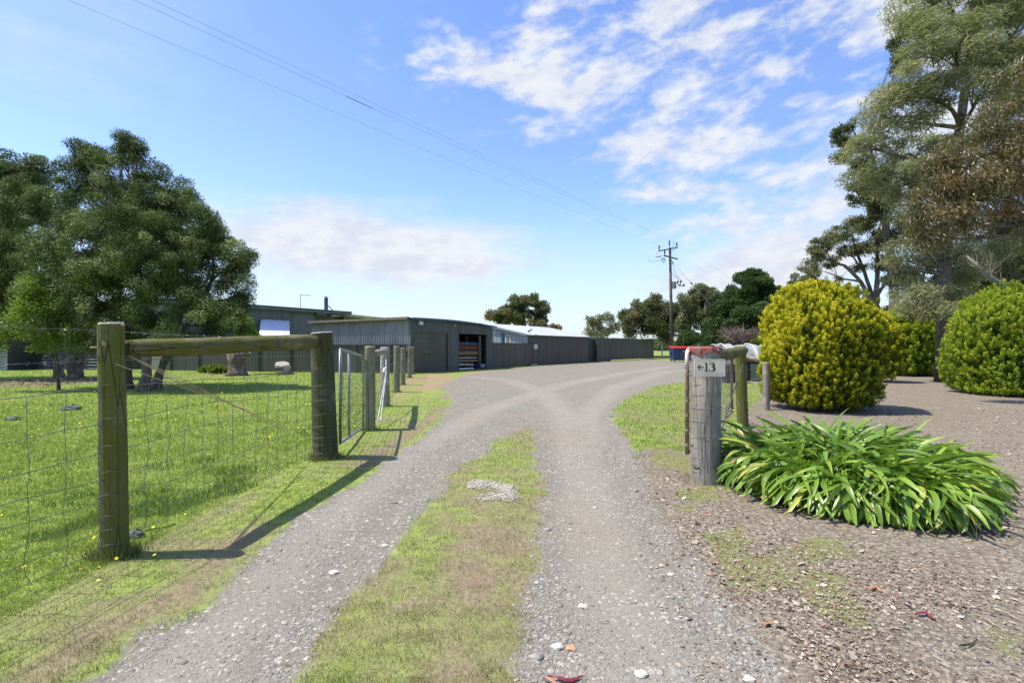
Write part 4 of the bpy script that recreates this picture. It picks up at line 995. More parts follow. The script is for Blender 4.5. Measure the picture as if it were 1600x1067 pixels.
# ---------------------------------------------------------------- power pole
UX, UY = 18.75, 60.0
up = thing('utility_pole', 'tall timber power pole with crossarm, fuses and a grey drum', 'pole', (UX, UY, 0))
def U(px, py, d=UY): return Vector(P(px, py, d))
mb = MB(); pts = [Vector((UX, UY, -.3)), Vector((UX-.1, UY, 6)), Vector((UX-.24, UY, 13.1))]; mb.tube(pts, [.22, .18, .14], 12); mb.build('shaft', MT['pole'], up, smooth=True)
mb = MB(); mb.bar(U(1029, 392.5, 59.6), U(1058.5, 387, 60.2), .12, .12); mb.build('crossarm', MT['darkmetal'], up)
mb = MB(); mb.bar(U(1037.5, 399.5, 59.5), U(1058.5, 405, 61.2), .13, .13); mb.build('crossarm', MT['darkmetal'], up)
for (px, pa, pb) in ((1030, 392, 384), (1057.5, 388, 379), (1046, 387, 376), (1038.5, 400, 391)):
    mb = MB(); p0, p1 = U(px, pa, 59.8), U(px, pb, 59.8); mb.tube([p0, p0.lerp(p1, .3), p0.lerp(p1, .31), p1], [.03, .03, .085, .075], 8); mb.build('insulator', MT['darkmetal'], up)
mb = MB(); mb.tube([U(1037, 403), U(1034, 407), U(1037, 410.5), U(1039.5, 408), U(1037, 403)], .05, 6); mb.build('fuse', MT['darkmetal'], up)
mb = MB(); mb.tube([U(1049, 407), U(1051.5, 410), U(1050, 413)], .05, 6); mb.build('fuse', MT['darkmetal'], up)
mb = MB(); mb.tube([U(1025, 402.3), U(1034, 400.3)], .05, 6); mb.build('switch_arm', MT['darkmetal'], up)
mb = MB(); mb.tube([U(1052.8, 451), U(1052.8, 441.5)], [.26, .26], 14); mb.tube([U(1052.8, 441.5), U(1052.8, 440.6)], [.29, .27], 14); mb.build('drum', MT['trafo'], up, smooth=False)
mb = MB(); mb.tube([U(1056, 448), U(1060, 445), U(1064, 447.5), U(1069, 446)], .035, 6)
for (a, b) in (((1058, 443), (1060, 438.5)), ((1062.5, 441.5), (1065, 438.5)), ((1061, 446), (1064, 444)), ((1067, 447), (1070, 444.5))): mb.tube([U(*a), U(*b)], [.12, .07], 7)
mb.build('bushing', MT['darkmetal'], up)
mb = MB()
for ps in ([(1048, 425), (1054, 431), (1060, 436), (1060.5, 439)], [(1052, 411), (1053, 422), (1058, 432), (1065, 438.5)], [(1030, 392), (1026, 397), (1023.5, 402)], [(1037, 403), (1029, 408), (1018, 409), (1013, 407), (1013.5, 404)], [(1051, 378), (1053.5, 380), (1052, 385), (1048, 390)], [(1057, 388), (1050, 393), (1045, 398)], [(1065, 440), (1070, 445)]):
    mb.tube([U(*p) for p in ps], .022, 5)
mb.build('jumper_cable', MT['cable'], up)
gw = thing('guy_wire', 'slanting stay wire with pale guard from the power pole to the ground', 'wire', (24.3, 50, 0))
ga, gb = U(1051, 410), Vector((24.4, 50, 0)); mb = MB(); mb.tube([ga, gb], .016, 5); mb.build('stay', MT['cable'], gw)
mb = MB(); p = ga.lerp(gb, .235); mb.tube([p, ga.lerp(gb, .252)], .09, 8); mb.build('strain_insulator', MT['darkmetal'], gw)
mb = MB(); mb.tube([ga.lerp(gb, .77), ga.lerp(gb, .97)], .055, 8); mb.build('guard', MT['white'], gw)
dv = Vector((-29.6, -44.4, -1.4))
for k, (px, py, far, lab) in enumerate(((1030, 384, (133, 0), 'lowest power line, crossing the top left of the sky'), (1046, 376, (235, 0), 'middle power line, with a dark splice'), (1057.5, 379, (262, 0), 'upper power line, ending nearest the middle of the top edge'))):
    p0 = U(px, py, 59.8); dd = 15.6; p1 = Vector(P(far[0], far[1], dd)) if k else Vector(P(far[0], far[1], 16.0))
    dr = (p1-p0); e = p0+dr*1.6; pts = []
    for i in range(25):
        f = i/24; q_ = p0+dr*1.6*f; q_.z -= .25*4*f*(1-f)*(.0 if f > 1 else 1); pts.append(q_)
    # tension line drawn slightly slack; the far side runs on to the next pole
    mb = MB(); mb.tube(pts[::-1]+[p0+Vector((30, 45, -.9)), p0+Vector((62, 92, .3))], .0048, 5)
    ln = meta(mb.build('power_line', MT['cable'], None, loc=tuple(p0)), lab, 'power line', 'power lines strung to the utility pole')
    if k == 1:
        mb = MB(); a = pts[0].lerp(pts[-1], .50); 
        def on(px_):  # parameter where the line passes a given column
            best = min(range(len(pts)), key=lambda i: abs(CX+F*pts[i].x/max(pts[i].y, .5)-px_)); return best
        L_ = []
        for i in range(len(pts)-1):
            for s_ in range(20):
                c = pts[i].lerp(pts[i+1], s_/20)
                if c.y > 1 and 538 < CX+F*c.x/c.y < 583: L_.append(c)
        if len(L_) > 1: mb.tube([L_[0], L_[-1]], .013, 6); mb.build('splice', MT['darkmetal'], ln)

# ---------------------------------------------------------------- things stored behind the right fence
def rbox(mb, c, w, d_, h, rot=0, mi=0):
    ca_, sb_ = math.cos(rot), math.sin(rot)
    q = [(c[0]+ca_*a-sb_*b, c[1]+sb_*a+ca_*b) for a, b in ((-w/2, -d_/2), (w/2, -d_/2), (w/2, d_/2), (-w/2, d_/2))]
    return mb.hexa([(x, y, c[2]) for x, y in q]+[(x, y, c[2]+h) for x, y in q], mi)
D = 22.0
gx0 = P(1182, 0, D)[0]
gt_ = thing('planter_tub', 'pale green ribbed tin tub topped with tan sacking, between the brace posts', 'tub', (gx0, D, 0))
mb = MB()
for k in range(6): rbox(mb, (gx0, D, .06+k*.11), .98 if k % 2 else .94, 1.0, .11)
mb.build('ribbed_side', MT['greentin'], gt_)
mb = MB(); rbox(mb, (gx0-.6, D-.02, .04), .18, .9, .66); mb.build('end_board', MT['plasticblack'], gt_)
q = random.Random(8)
def lump(c, r, n=14, m=8, sd_=1, amp=.12):
    q = random.Random(sd_); ph = [q.uniform(0, 6) for _ in range(5)]; V = []; Fc = []
    for i in range(m+1):
        t_ = math.pi*i/m
        for k in range(n):
            a = 2*math.pi*k/n; f = 1+amp*(math.sin(3*a+ph[0]+t_*2)+.7*math.sin(5*a+ph[1])*math.sin(t_*3+ph[2])+.6*math.sin(7*t_+a*2+ph[3]))
            V.append((c[0]+r[0]*math.sin(t_)*math.cos(a)*f, c[1]+r[1]*math.sin(t_)*math.sin(a)*f, c[2]+r[2]*math.cos(t_)*f))
    for i in range(m):
        for k in range(n): Fc.append((i*n+k, i*n+(k+1) % n, (i+1)*n+(k+1) % n, (i+1)*n+k))
    return V, Fc
mb = MB()
for k in range(7): mb.add(*lump((gx0-.7+k*.2, D-.1+q.uniform(-.15, .15), .90+q.uniform(-.04, .05)), (.28, .5, .10), sd_=k, amp=.16))
meta(mb.build('sacking', MT['sack'], None, loc=(gx0, D, .8), smooth=True), 'crumpled tan sacking heaped on the green tub', 'sacking')
mb = MB(); rbox(mb, (gx0-.1, D, .74), 1.2, .9, .10); meta(mb.build('plank_tray', MT['plasticblack'], None, loc=(gx0, D, .74)), 'dark tray under the tan sacking', 'tray')
cx1 = P(1153, 0, 20)[0]
def crate(x, y, z, lab):
    t_ = thing('crate', lab, 'crate', (x, y, z), 'black slatted crates behind the gate')
    mb = MB()
    for k in range(4): rbox(mb, (x, y-.24, z+.02+k*.085), .62, .02, .05); rbox(mb, (x, y+.24, z+.02+k*.085), .62, .02, .05); rbox(mb, (x-.32, y, z+.02+k*.085), .02, .5, .05); rbox(mb, (x+.32, y, z+.02+k*.085), .02, .5, .05)
    for sx in (-.3, .3):
        for sy in (-.23, .23): rbox(mb, (x+sx, y+sy, z), .04, .04, .34)
    mb.build('slats', MT['plasticblack'], t_)
    mb = MB(); rbox(mb, (x, y, z+.002), .6, .46, .015); mb.build('base', MT['plasticblack'], t_)
crate(cx1, 20.5, 0, 'black slatted crate on the ground beside the rusty gate end'); crate(cx1+.03, 20.5, .345, 'black slatted crate stacked on top of the other one')
mb = MB(); rbox(mb, (cx1-.1, 20.6, .72), 1.0, .6, .03); rbox(mb, (cx1, 20.4, .76), .8, .3, .05)
meta(mb.build('loose_board', MT['timber3'], None, loc=(cx1, 20.5, .72)), 'pale boards laid across the stacked black crates', 'board')
mb = MB(); rbox(mb, (P(1145, 0, 24)[0], 24, 0), 1.6, .8, .10)
for k in range(8): mb.add(*lump((P(1136+k*3.2, 0, 23)[0], 23+q.uniform(-.3, .3), .25+q.uniform(0, .5)), (.14, .14, .10), sd_=20+k, amp=.2))
meta(mb.build('scrap_heap', MT['twig'], None, loc=(10.2, 24, 0)), 'low heap of rusty odds and ends behind the gate mesh', 'heap')
mb = MB(); mb.tube([(P(1195.5, 0, 22)[0], 21.9, .45), (P(1195.5, 0, 22)[0], 22.3, .62)], [.16, .2], 12); mb.tube([(P(1192.5, 0, 22)[0], 21.5, .22), (P(1194.5, 0, 22)[0], 21.5, .32)], .12, 10)
meta(mb.build('plastic_drum', MT['net'], None, loc=(10.9, 22, 0), smooth=False), 'small white and grey containers at the right end of the green tub', 'container')
# netting tunnel
nt_ = thing('netting_tunnel', 'long white netting cover over vegetable rows behind the right fence', 'netting', (14, 30, 0))
V = []; Fc = []; n = 60; m = 12
for i in range(n+1):
    x = P(1112, 0, 30)[0]+6.4*i/n
    for k in range(m+1):
        t_ = math.pi*k/m; top = 1.58+.05*math.sin(i*.9)+.03*math.sin(i*2.3)-.06*abs(math.sin(i*.32))
        V.append((x+.02*math.sin(i*3+k), 30-1.3*math.cos(t_)*1.0+.04*math.sin(i*1.7+k), top*math.sin(t_)**.55 if 0 < k < m else 0))
for i in range(n):
    for k in range(m): o = i*(m+1)+k; Fc.append((o, o+1, o+m+2, o+m+1))
mb = MB(); mb.add(V, Fc); mb.build('cover', MT['net'], nt_, smooth=True)
for k in range(4):
    mb = MB(); x = 12.2+k*1.6; mb.tube([(x, 30-1.33*math.cos(t_), 1.62*math.sin(t_)**.6) for t_ in [math.pi*q/12 for q in range(1, 12)]], .03, 5); mb.build('hoop', MT['white'], nt_)
# distant paddock fence seen past the yard wall, with a white post
pf = thing('paddock_rail_fence', 'distant dark rail fence with a white post past the end of the yard wall', 'fence', (22, 68, 0))
mb = MB(); mb.bar((15, 69, 1.12), (40, 70, 1.12), .12, .22); mb.bar((15, 69, .15), (40, 70, .15), .10, .25); mb.build('rail', MT['pole'], pf)
mb = MB(); x = P(1034.5, 0, 66)[0]; mb.tube([(x, 66, 0), (x, 66, 1.75)], .09, 8); mb.build('post', MT['white'], pf, label='white post')
for x in (24, 28, 32, 36):
    mb = MB(); mb.tube([(x, 69.5, 0), (x, 69.5, 1.3)], .1, 8); mb.build('post', MT['pole'], pf)
# grey roof glimpsed between the clipped conifers
fh = thing('far_house', 'low house with pale grey roof glimpsed between the conifers', 'house', (46, 54, 0))
mb = MB(); mb.box(42, 56, 56, 64, 0, 2.8); mb.build('wall', MT['house'], fh)
mb = MB(); mb.add([(41, 55, 2.8), (57, 55, 2.8), (57, 65, 2.8), (41, 65, 2.8), (45, 60, 5.0), (53, 60, 5.0)], [(0, 1, 5, 4), (1, 2, 5), (2, 3, 4, 5), (3, 0, 4), (3, 2, 1, 0)]); mb.build('roof', MT['zinc'], fh)

# ---------------------------------------------------------------- vegetation tools
def nrmz(a): return a/(np.linalg.norm(a, axis=1, keepdims=True)+1e-9)
def lobes_px(lst):
    "lobe list (px, py, depth, rx px, ry px[, ry depth factor]) measured in the photograph, as ellipsoids in metres"
    return [(np.array(P(l[0], l[1], l[2])), np.array([l[3]*l[2]/F, l[3]*l[2]/F*(l[5] if len(l) > 5 else .9), l[4]*l[2]/F])) for l in lst]
def sublobes(lobes, k, rs, g, low=-.75, squash=.8, rf=(.70, .98)):
    out = []; areas = np.array([l[1][0]*l[1][2] for l in lobes]); tot = areas.sum()
    for (c, r), a in zip(lobes, areas):
        n = max(3, int(round(k*a/tot)))
        d = nrmz(g.normal(size=(n*3, 3))); d = d[d[:, 2] > low][:n]
        f = np.where(g.random(len(d)) < .25, g.uniform(.2, .6, len(d)), g.uniform(rf[0], rf[1], len(d)))
        for dd, ff in zip(d, f):
            s = rs*g.uniform(.6, 1.35); out.append((c+dd*r*ff, np.array([s, s, s*squash*g.uniform(.8, 1.2)])))
    return out
def scatter(lobes, n, g, shell=.45, upbias=.25):
    w = np.array([l[1][0]*l[1][2] for l in lobes]); w = w/w.sum(); idx = g.choice(len(lobes), n, p=w)
    C_ = np.array([l[0] for l in lobes])[idx]; R_ = np.array([l[1] for l in lobes])[idx]
    d = g.normal(size=(n, 3)); d[:, 2] += upbias; d = nrmz(d)
    f = 1-shell*g.random(n)**1.4; f[g.random(n) < .12] *= 1.18
    return C_+d*R_*f[:, None], d, idx
def leaves(Pp, Nn, g, L, W, randn=.9, out=.5, up=0.0, wind=(0, 0, 0), flat=.6, jit=.35):
    if len(np.shape(wind)) and wind[0] == 99: flat, wind = 2.6, (0, 0, 0)
    n = len(Pp); A = nrmz(g.normal(size=(n, 3))*randn + Nn*out + np.array([0, 0, up]) + np.array(wind))
    Nr = nrmz(Nn*flat + g.normal(size=(n, 3))*.7 + np.array([0, 0, .3]))
    Sd = nrmz(np.cross(A, Nr)); l = L*g.uniform(1-jit, 1+jit, n)[:, None]; w = W*g.uniform(1-jit, 1+jit, n)[:, None]
    V = np.stack([Pp, Pp+A*l*.45+Sd*w*.5, Pp+A*l, Pp+A*l*.45-Sd*w*.5], 1).reshape(-1, 3)
    return V, np.arange(4*n).reshape(-1, 4)
def limb(mb, a, b, r0, r1, g, n=8, wob=.12, sag=0.0, k=7):
    a, b = np.array(a, float), np.array(b, float); L = np.linalg.norm(b-a); o1 = g.normal(size=3)*wob*L; o2 = g.normal(size=3)*wob*L*.5
    pts = []; rs = []
    for i in range(k+1):
        f = i/k; p = a+(b-a)*f+o1*f*(1-f)+o2*math.sin(f*6.28)*.35; p[2] += sag*L*4*f*(1-f)*.25
        pts.append(tuple(p)); rs.append(r0+(r1-r0)*f**.8)
    mb.tube(pts, rs, n); return pts
def tree(name, label, cat, group, stems, lobes, mat, n, L, W, bark='bark', seed=1, sub=None, subr=.6, shell=.45, limbs=1.0, lr=.05, lk=(.9, .5, 0.0), wind=(0, 0, 0), squash=.8, tintvar=.5, low=-.75, twigs=0, extra=None):
    "stems: list of (points, r0, r1); crown of leaf-sized faces on many small clumps at the limb ends"
    g = np.random.default_rng(seed); base = stems[0][0][0] if stems else (lobes[0][0][0], lobes[0][0][1], 0)
    t_ = thing(name, label, cat, (base[0], base[1], 0), group)
    sl = sublobes(lobes, sub, subr, g, low, squash, (.68, 1.02) if mat == 'mel' else (.70, .98)) if sub else lobes
    mb = MB(); tips = []
    for pts, r0, r1 in stems:
        m = len(pts)
        fine = []
        for i in range(m-1):
            a, b = np.array(pts[i]), np.array(pts[i+1])
            for s_ in range(4): f = s_/4; fine.append(a+(b-a)*f+g.normal(size=3)*r0*.10*(i+s_ > 0))
        fine.append(np.array(pts[-1])); k = len(fine)
        rs = [r1+(r0-r1)*(1-i/(k-1)) for i in range(k)]; rs[0] *= 1.35; rs[1] *= 1.1
        mb.tube([tuple(p) for p in fine], rs, 12); tips += [(fine[i], rs[i]) for i in range(k//3, k)]
    if stems and limbs > 0:
        for (c, r) in lobes:
            j = min(range(len(tips)), key=lambda q_: np.linalg.norm(tips[q_][0]-c)+max(0, tips[q_][0][2]-c[2])*1.5+g.random()*.5)
            pts = limb(mb, tips[j][0], c, min(tips[j][1]*.75, lr*1.6), lr*.45, g, 7)
            near = sorted(sl, key=lambda s_: np.linalg.norm(s_[0]-c))[:max(3, int(7*limbs))] if sub else []
            for (cc, _) in near: limb(mb, pts[g.integers(3, 8)], cc, lr*.5, lr*.12, g, 5, k=4)
    if mb.v: mb.build('trunk', MT[bark], t_, smooth=True)
    Pp, Nn, idx = scatter(sl, n, g, shell)
    keep = Pp[:, 2] > .12; Pp, Nn, idx = Pp[keep], Nn[keep], idx[keep]
    V, Fc = leaves(Pp, Nn, g, L, W, lk[0], lk[1], lk[2], wind)
    lobt = g.random(len(sl))
    tint = np.clip(.5+(lobt[idx]-.5)*tintvar+(g.random(len(Pp))-.5)*.34, 0, 1)
    link('crown', npmesh('crown', V, Fc, tint), LF[mat], t_)
    if extra: extra(t_, g, sl)
    return t_
def gp0(px, d): return ((px-CX)/F*d, d, 0)
# ---------------------------------------------------------------- trees on the left
GL = 'trees in the paddock on the left'
b = gp0(225, 16.2)
tree('paperbark_tree', 'large dark green spreading tree with twisted white-based trunk in the left paddock', 'tree', GL,
     [([b, P(231, 560, 16.2), P(222, 500, 16.6), P(215, 400, 17)], .15, .07), ([gp0(236, 16.9), P(252, 575, 16.9), P(270, 530, 16.8), P(300, 440, 17)], .12, .06),
      ([gp0(201, 17.6), P(200, 560, 17.6), P(180, 500, 17.8)], .14, .07), ([gp0(246, 17.8), P(255, 570, 17.8), P(285, 520, 17.8), P(330, 440, 17.6)], .12, .06)],
     lobes_px([(205, 295, 18.5, 50, 62), (195, 240, 18.5, 24, 28), (188, 222, 18.5, 10, 14), (215, 235, 18.5, 12, 14), (128, 232, 19, 12, 12), (152, 240, 19, 12, 12), (330, 365, 18, 22, 22), (378, 405, 17.6, 18, 12), (140, 300, 19, 52, 62), (135, 248, 19, 30, 26), (255, 320, 18.5, 55, 55), (285, 370, 18, 62, 65), (325, 425, 17.8, 58, 62), (372, 410, 17.5, 26, 32), (372, 465, 17.5, 26, 42), (205, 400, 16.8, 90, 75), (110, 410, 17.8, 80, 66), (290, 490, 16.8, 92, 40), (185, 500, 16.5, 90, 34), (230, 350, 19, 60, 60), (110, 480, 17.2, 60, 50), (350, 500, 17.3, 40, 30), (215, 430, 16.2, 60, 50), (265, 440, 16.4, 50, 50), (160, 450, 16.8, 60, 50), (235, 380, 16.8, 60, 45), (180, 340, 17.5, 55, 45), (330, 530, 17, 50, 18), (240, 530, 16.2, 60, 16), (165, 535, 16.6, 50, 20)]),
     'mel', 330000, .075, .030, seed=3, sub=900, subr=.30, lr=.07, limbs=1.1, squash=.8, tintvar=.95, low=-.75, lk=(.9, .3, .15), shell=.5, wind=(99, 0, 0))
tree('paperbark_tree', 'olive green tree with several dark stems behind and left of the large dark tree', 'tree', GL,
     [([gp0(118, 22.5), P(112, 560, 22.5), P(95, 480, 22.8)], .26, .12), ([gp0(120, 22.7), P(126, 555, 22.7), P(130, 500, 22.7)], .2, .1), ([gp0(93, 24), P(88, 560, 24), P(60, 500, 24)], .2, .1)],
     lobes_px([(35, 400, 22.5, 60, 90), (15, 330, 24, 40, 50), (70, 345, 23, 45, 50), (-15, 450, 22.5, 60, 80), (45, 470, 22, 70, 50), (110, 500, 22, 60, 40), (-60, 420, 23, 70, 100), (20, 520, 22, 60, 22)]),
     'mel', 150000, .10, .04, seed=5, sub=520, subr=.38, lr=.08, squash=.85, tintvar=.8, lk=(.9, .15, .1), shell=.6, wind=(99, 0, 0))
tree('gum_tree', 'sparse dark gum tree top showing above the olive tree at the far left', 'tree', GL,
     [([gp0(20, 34), P(25, 400, 34), P(30, 300, 34)], .35, .12)],
     lobes_px([(25, 290, 34, 38, 34), (-5, 270, 34, 34, 30), (55, 275, 34, 22, 22), (62, 300, 34, 18, 18), (10, 330, 34, 50, 30)]),
     'meldark', 22000, .20, .08, seed=6, sub=60, subr=.7, lr=.1)
tree('lime_shrub', 'bright lime green young tree under the dark crowns on the left', 'tree', GL,
     [([gp0(92, 17), P(88, 560, 16.8), P(80, 490, 16.6)], .045, .025)],
     lobes_px([(72, 450, 16.6, 34, 24), (60, 480, 16.4, 40, 34), (105, 490, 16.6, 38, 30), (40, 515, 16.4, 40, 20), (115, 520, 16.6, 40, 18), (150, 500, 16.8, 24, 24), (15, 535, 16.4, 30, 12), (80, 540, 16.6, 40, 10)]),
     'lime', 13000, .09, .045, seed=7, sub=110, subr=.30, lr=.02, shell=1.0)
tree('shrub', 'small leafy lime green bush beside the house wall at the edge of the dark tree', 'shrub', None,
     [([gp0(380, 27), P(378, 540, 27)], .05, .03)], lobes_px([(378, 510, 27, 16, 26), (385, 530, 27, 20, 12)]), 'lime', 5000, .12, .06, seed=9, sub=16, subr=.35, lr=.03)
# lopped trunks
st = thing('tree_stump', 'thick lopped trunk with dark bark standing near the sheet fence', 'stump', gp0(370, 25.5))
mb = MB(); g = np.random.default_rng(2); c = gp0(370, 25.5)
mb.tube([(c[0], c[1], -.1), (c[0]+.02, c[1], .2), (c[0]-.02, c[1], .7), (c[0]-.05, c[1], 1.1)], [.62, .42, .36, .42], 16)
limb(mb, (c[0]-.1, c[1], .9), (c[0]-.6, c[1]+.1, 1.45), .24, .2, g, 10, .05); limb(mb, (c[0]+.1, c[1], .8), (c[0]+.5, c[1]+.1, 1.2), .22, .18, g, 10, .05)
mb.build('trunk', MT['bark'], st, smooth=True)
mb = MB(); mb.tube([(c[0]+.5, c[1]+.1, 1.2), (c[0]+.51, c[1]+.1, 1.215)], [.17, .15], 10); mb.build('cut_face', MT['endgrain'], st)
st = thing('tree_stump', 'low sawn stump with a leaning cut slab on the grass right of the thick trunk', 'stump', gp0(445, 26.6))
c = gp0(445, 26.6); mb = MB(); mb.tube([(c[0], c[1], -.1), (c[0], c[1], .15), (c[0]-.08, c[1], .42)], [.5, .38, .34], 14); mb.tube([(c[0]-.32, c[1]-.1, 0), (c[0]-.28, c[1]-.1, .45)], [.10, .07], 8)
mb.build('trunk', MT['bark'], st, smooth=True)
mb = MB(); mb.tube([(c[0]-.12, c[1]-.02, .44), (c[0]-.10, c[1]-.06, .56)], [.36, .34], 14); mb.build('cut_face', MT['endgrain'], st)
# low ground foliage by the sheet fence
tree('low_plant', 'low clump of broad green leaves at the foot of the sheet fence', 'plant', None, [], lobes_px([(340, 577, 27.5, 14, 5), (320, 578, 28, 8, 4)]), 'lime', 1500, .16, .08, seed=19)

# ---------------------------------------------------------------- trees in the distance
GD = 'gum trees beyond the yard'
tree('gum_tree', 'round-headed gum tree rising behind the pale shed roof', 'tree', GD,
     [([gp0(822, 72), P(822, 530, 72), P(818, 500, 72)], .4, .2), ([gp0(832, 72), P(838, 520, 72), P(845, 490, 72)], .3, .12)],
     lobes_px([(785, 490, 72, 24, 12), (805, 476, 72, 20, 13), (830, 474, 72, 20, 11), (848, 486, 72, 14, 14), (820, 492, 72, 28, 10), (772, 496, 72, 12, 8), (850, 502, 72, 12, 8), (800, 504, 72, 20, 8)]),
     'gum', 26000, .32, .13, seed=12, sub=110, subr=.60, lr=.13, squash=.75, tintvar=.8, shell=.9)
tree('red_shrub', 'reddish brown shrub at the foot of the round-headed gum', 'shrub', None, [], lobes_px([(838, 509, 70, 16, 7), (868, 515, 70, 8, 4)]), 'gumbrown', 4000, .3, .14, seed=13, sub=20, subr=.5)
tree('gum_tree', 'small sparse pale green tree behind the far yard wall', 'tree', GD,
     [([gp0(943, 78), P(941, 530, 78), P(935, 500, 78)], .14, .05), ([gp0(945, 78), P(950, 525, 78), P(958, 500, 78)], .1, .04)],
     lobes_px([(938, 505, 78, 22, 15), (925, 515, 78, 16, 12), (955, 512, 78, 14, 14), (940, 522, 78, 26, 8)]),
     'gum', 5200, .30, .12, seed=14, sub=50, subr=.55, lr=.06, squash=.8)
tree('gum_tree', 'wide leaning gum tree with drooping crown left of the power pole', 'tree', GD,
     [([gp0(1098, 66), P(1085, 535, 66), P(1060, 505, 66), P(1035, 490, 66)], .45, .18), ([gp0(1098, 66), P(1078, 530, 66), P(1050, 522, 66)], .3, .12)],
     lobes_px([(1005, 480, 66, 20, 12), (985, 497, 66, 18, 16), (1012, 500, 66, 28, 18), (1035, 488, 66, 24, 16), (1025, 515, 66, 24, 14), (985, 517, 66, 14, 14), (1040, 530, 66, 14, 8), (1028, 469, 66, 8, 5), (1052, 505, 66, 18, 14)]),
     'gum', 38000, .28, .11, 'barkpale', seed=15, sub=140, subr=.60, lr=.13, squash=.85, tintvar=.9, shell=.9)
tree('gum_tree', 'olive green gum tree right of the power pole', 'tree', GD,
     [([gp0(1100, 62), P(1098, 500, 62)], .4, .2)],
     lobes_px([(1092, 462, 62, 28, 16), (1075, 475, 62, 22, 18), (1110, 470, 62, 22, 20), (1085, 500, 62, 28, 22), (1115, 500, 60, 26, 26), (1070, 515, 61, 16, 18)]),
     'gum', 40000, .26, .11, seed=16, sub=150, subr=.55, lr=.12, squash=.85, tintvar=.9, shell=.8)
tree('evergreen_tree', 'dense dark green rounded evergreen between the gums and the golden conifer', 'tree', None,
     [([gp0(1178, 47), P(1178, 500, 47)], .35, .2)],
     lobes_px([(1178, 455, 47, 38, 34), (1150, 470, 47, 28, 28), (1208, 475, 47, 32, 36), (1180, 500, 46, 60, 34), (1225, 500, 47, 30, 34), (1240, 470, 48, 16, 24), (1130, 500, 47, 26, 22)]),
     'dense', 80000, .22, .11, seed=17, sub=150, subr=.62, lr=.1, squash=.7, tintvar=.8)
tree('evergreen_tree', 'dark evergreen shrubbery behind the waste bin and rail', 'tree', None,
     [], lobes_px([(1095, 525, 52, 30, 18), (1070, 535, 52, 14, 12), (1130, 525, 50, 30, 18), (1160, 530, 50, 40, 16), (1215, 530, 48, 30, 20)]),
     'dense', 26000, .2, .1, seed=27, sub=70, subr=.5, squash=.7)
# dead brush
db = thing('dead_brush', 'tangle of grey-brown dead branches in front of the dark evergreen', 'brush', gp0(1150, 42)); g = np.random.default_rng(5); V = []; mb = MB()
for k in range(900):
    c = np.array(P(1160+g.normal()*16, 515+abs(g.normal())*9, 43.5+g.normal()*.7)); c[2] = max(.1, c[2]); d_ = nrmz(g.normal(size=(1, 3))*[1, 1, .7])[0]*g.uniform(.25, .8)
    e = c+d_; e[2] = max(.05, e[2]); m_ = (c+e)/2+g.normal(size=3)*.08; mb.tube([tuple(c), tuple(m_), tuple(e)], [.022, .014, .006], 3, caps=False)
mb.build('branches', MT['twig'], db)
tree('shrub', 'small bright green bush showing above the white netting', 'shrub', None, [], lobes_px([(1188, 535, 34, 10, 7)]), 'lime', 3500, .09, .05, seed=28, sub=10, subr=.2)
tree('gum_tree', 'hazy grey-green gum crowns behind the golden conifer', 'tree', GD, [([gp0(1262, 75), P(1262, 470, 75)], .4, .2)],
     lobes_px([(1262, 440, 75, 26, 18), (1240, 455, 75, 20, 16), (1225, 470, 75, 16, 16), (1280, 460, 75, 30, 20), (1300, 490, 75, 40, 20)]), 'gum', 26000, .34, .14, seed=29, sub=60, subr=.8, lr=.13, squash=.7)
# ---------------------------------------------------------------- right-hand trees
GR = 'tall trees along the right side'
b = gp0(1366, 33)
def open_gum_twigs(t_, g, sl): pass
tree('gum_tree', 'open-branched gum with flat clouds of leaves behind the golden conifer', 'tree', GR,
     [([b, P(1367, 478, 33), P(1368, 465, 33)], .30, .24), ([P(1367, 478, 33), P(1345, 440, 33), P(1320, 415, 33), P(1290, 405, 33)], .15, .05), ([P(1367, 474, 33), P(1350, 425, 33.5), P(1335, 385, 33.5), P(1330, 360, 33.5)], .13, .04),
      ([P(1368, 470, 33), P(1372, 430, 33), P(1370, 380, 33), P(1378, 340, 33)], .17, .05), ([P(1368, 466, 33), P(1385, 440, 33), P(1395, 400, 33)], .12, .04), ([P(1345, 440, 33), P(1318, 436, 33), P(1290, 425, 33)], .07, .03), ([P(1350, 425, 33), P(1318, 380, 33)], .06, .03)],
     lobes_px([(1268, 402, 33, 18, 13), (1290, 385, 33, 22, 14), (1318, 368, 33, 24, 15), (1345, 352, 33.5, 22, 16), (1372, 335, 33.5, 20, 20), (1325, 395, 33, 22, 10), (1350, 390, 33, 20, 12), (1378, 380, 33, 18, 22), (1300, 412, 33, 16, 8), (1340, 420, 33, 14, 8), (1375, 415, 33, 16, 14), (1395, 440, 33, 14, 14), (1310, 440, 33, 9, 5), (1262, 418, 33, 12, 8)]),
     'gum', 30000, .14, .05, seed=33, sub=190, subr=.38, lr=.05, squash=.6, tintvar=.9, shell=1.0)
tree('gum_tree', 'dark gum foliage behind the left edge of the weeping sheoak', 'tree', GR,
     [([gp0(1400, 27), P(1395, 430, 27), P(1375, 300, 27), P(1360, 230, 27)], .28, .08)],
     lobes_px([(1352, 300, 27, 26, 26), (1340, 265, 26, 16, 16), (1322, 222, 25, 18, 18), (1302, 212, 25, 12, 14), (1330, 195, 25, 14, 12), (1318, 245, 25, 12, 10), (1375, 300, 27, 26, 40), (1365, 340, 27, 22, 18), (1395, 150, 26, 20, 22), (1412, 95, 25, 22, 24), (1400, 65, 25, 12, 12), (1425, 40, 25, 14, 24), (1400, 375, 27, 18, 24), (1400, 430, 27, 18, 18)]),
     'meldark', 30000, .13, .05, seed=34, sub=130, subr=.30, lr=.05, squash=.8, tintvar=.8, shell=.8)
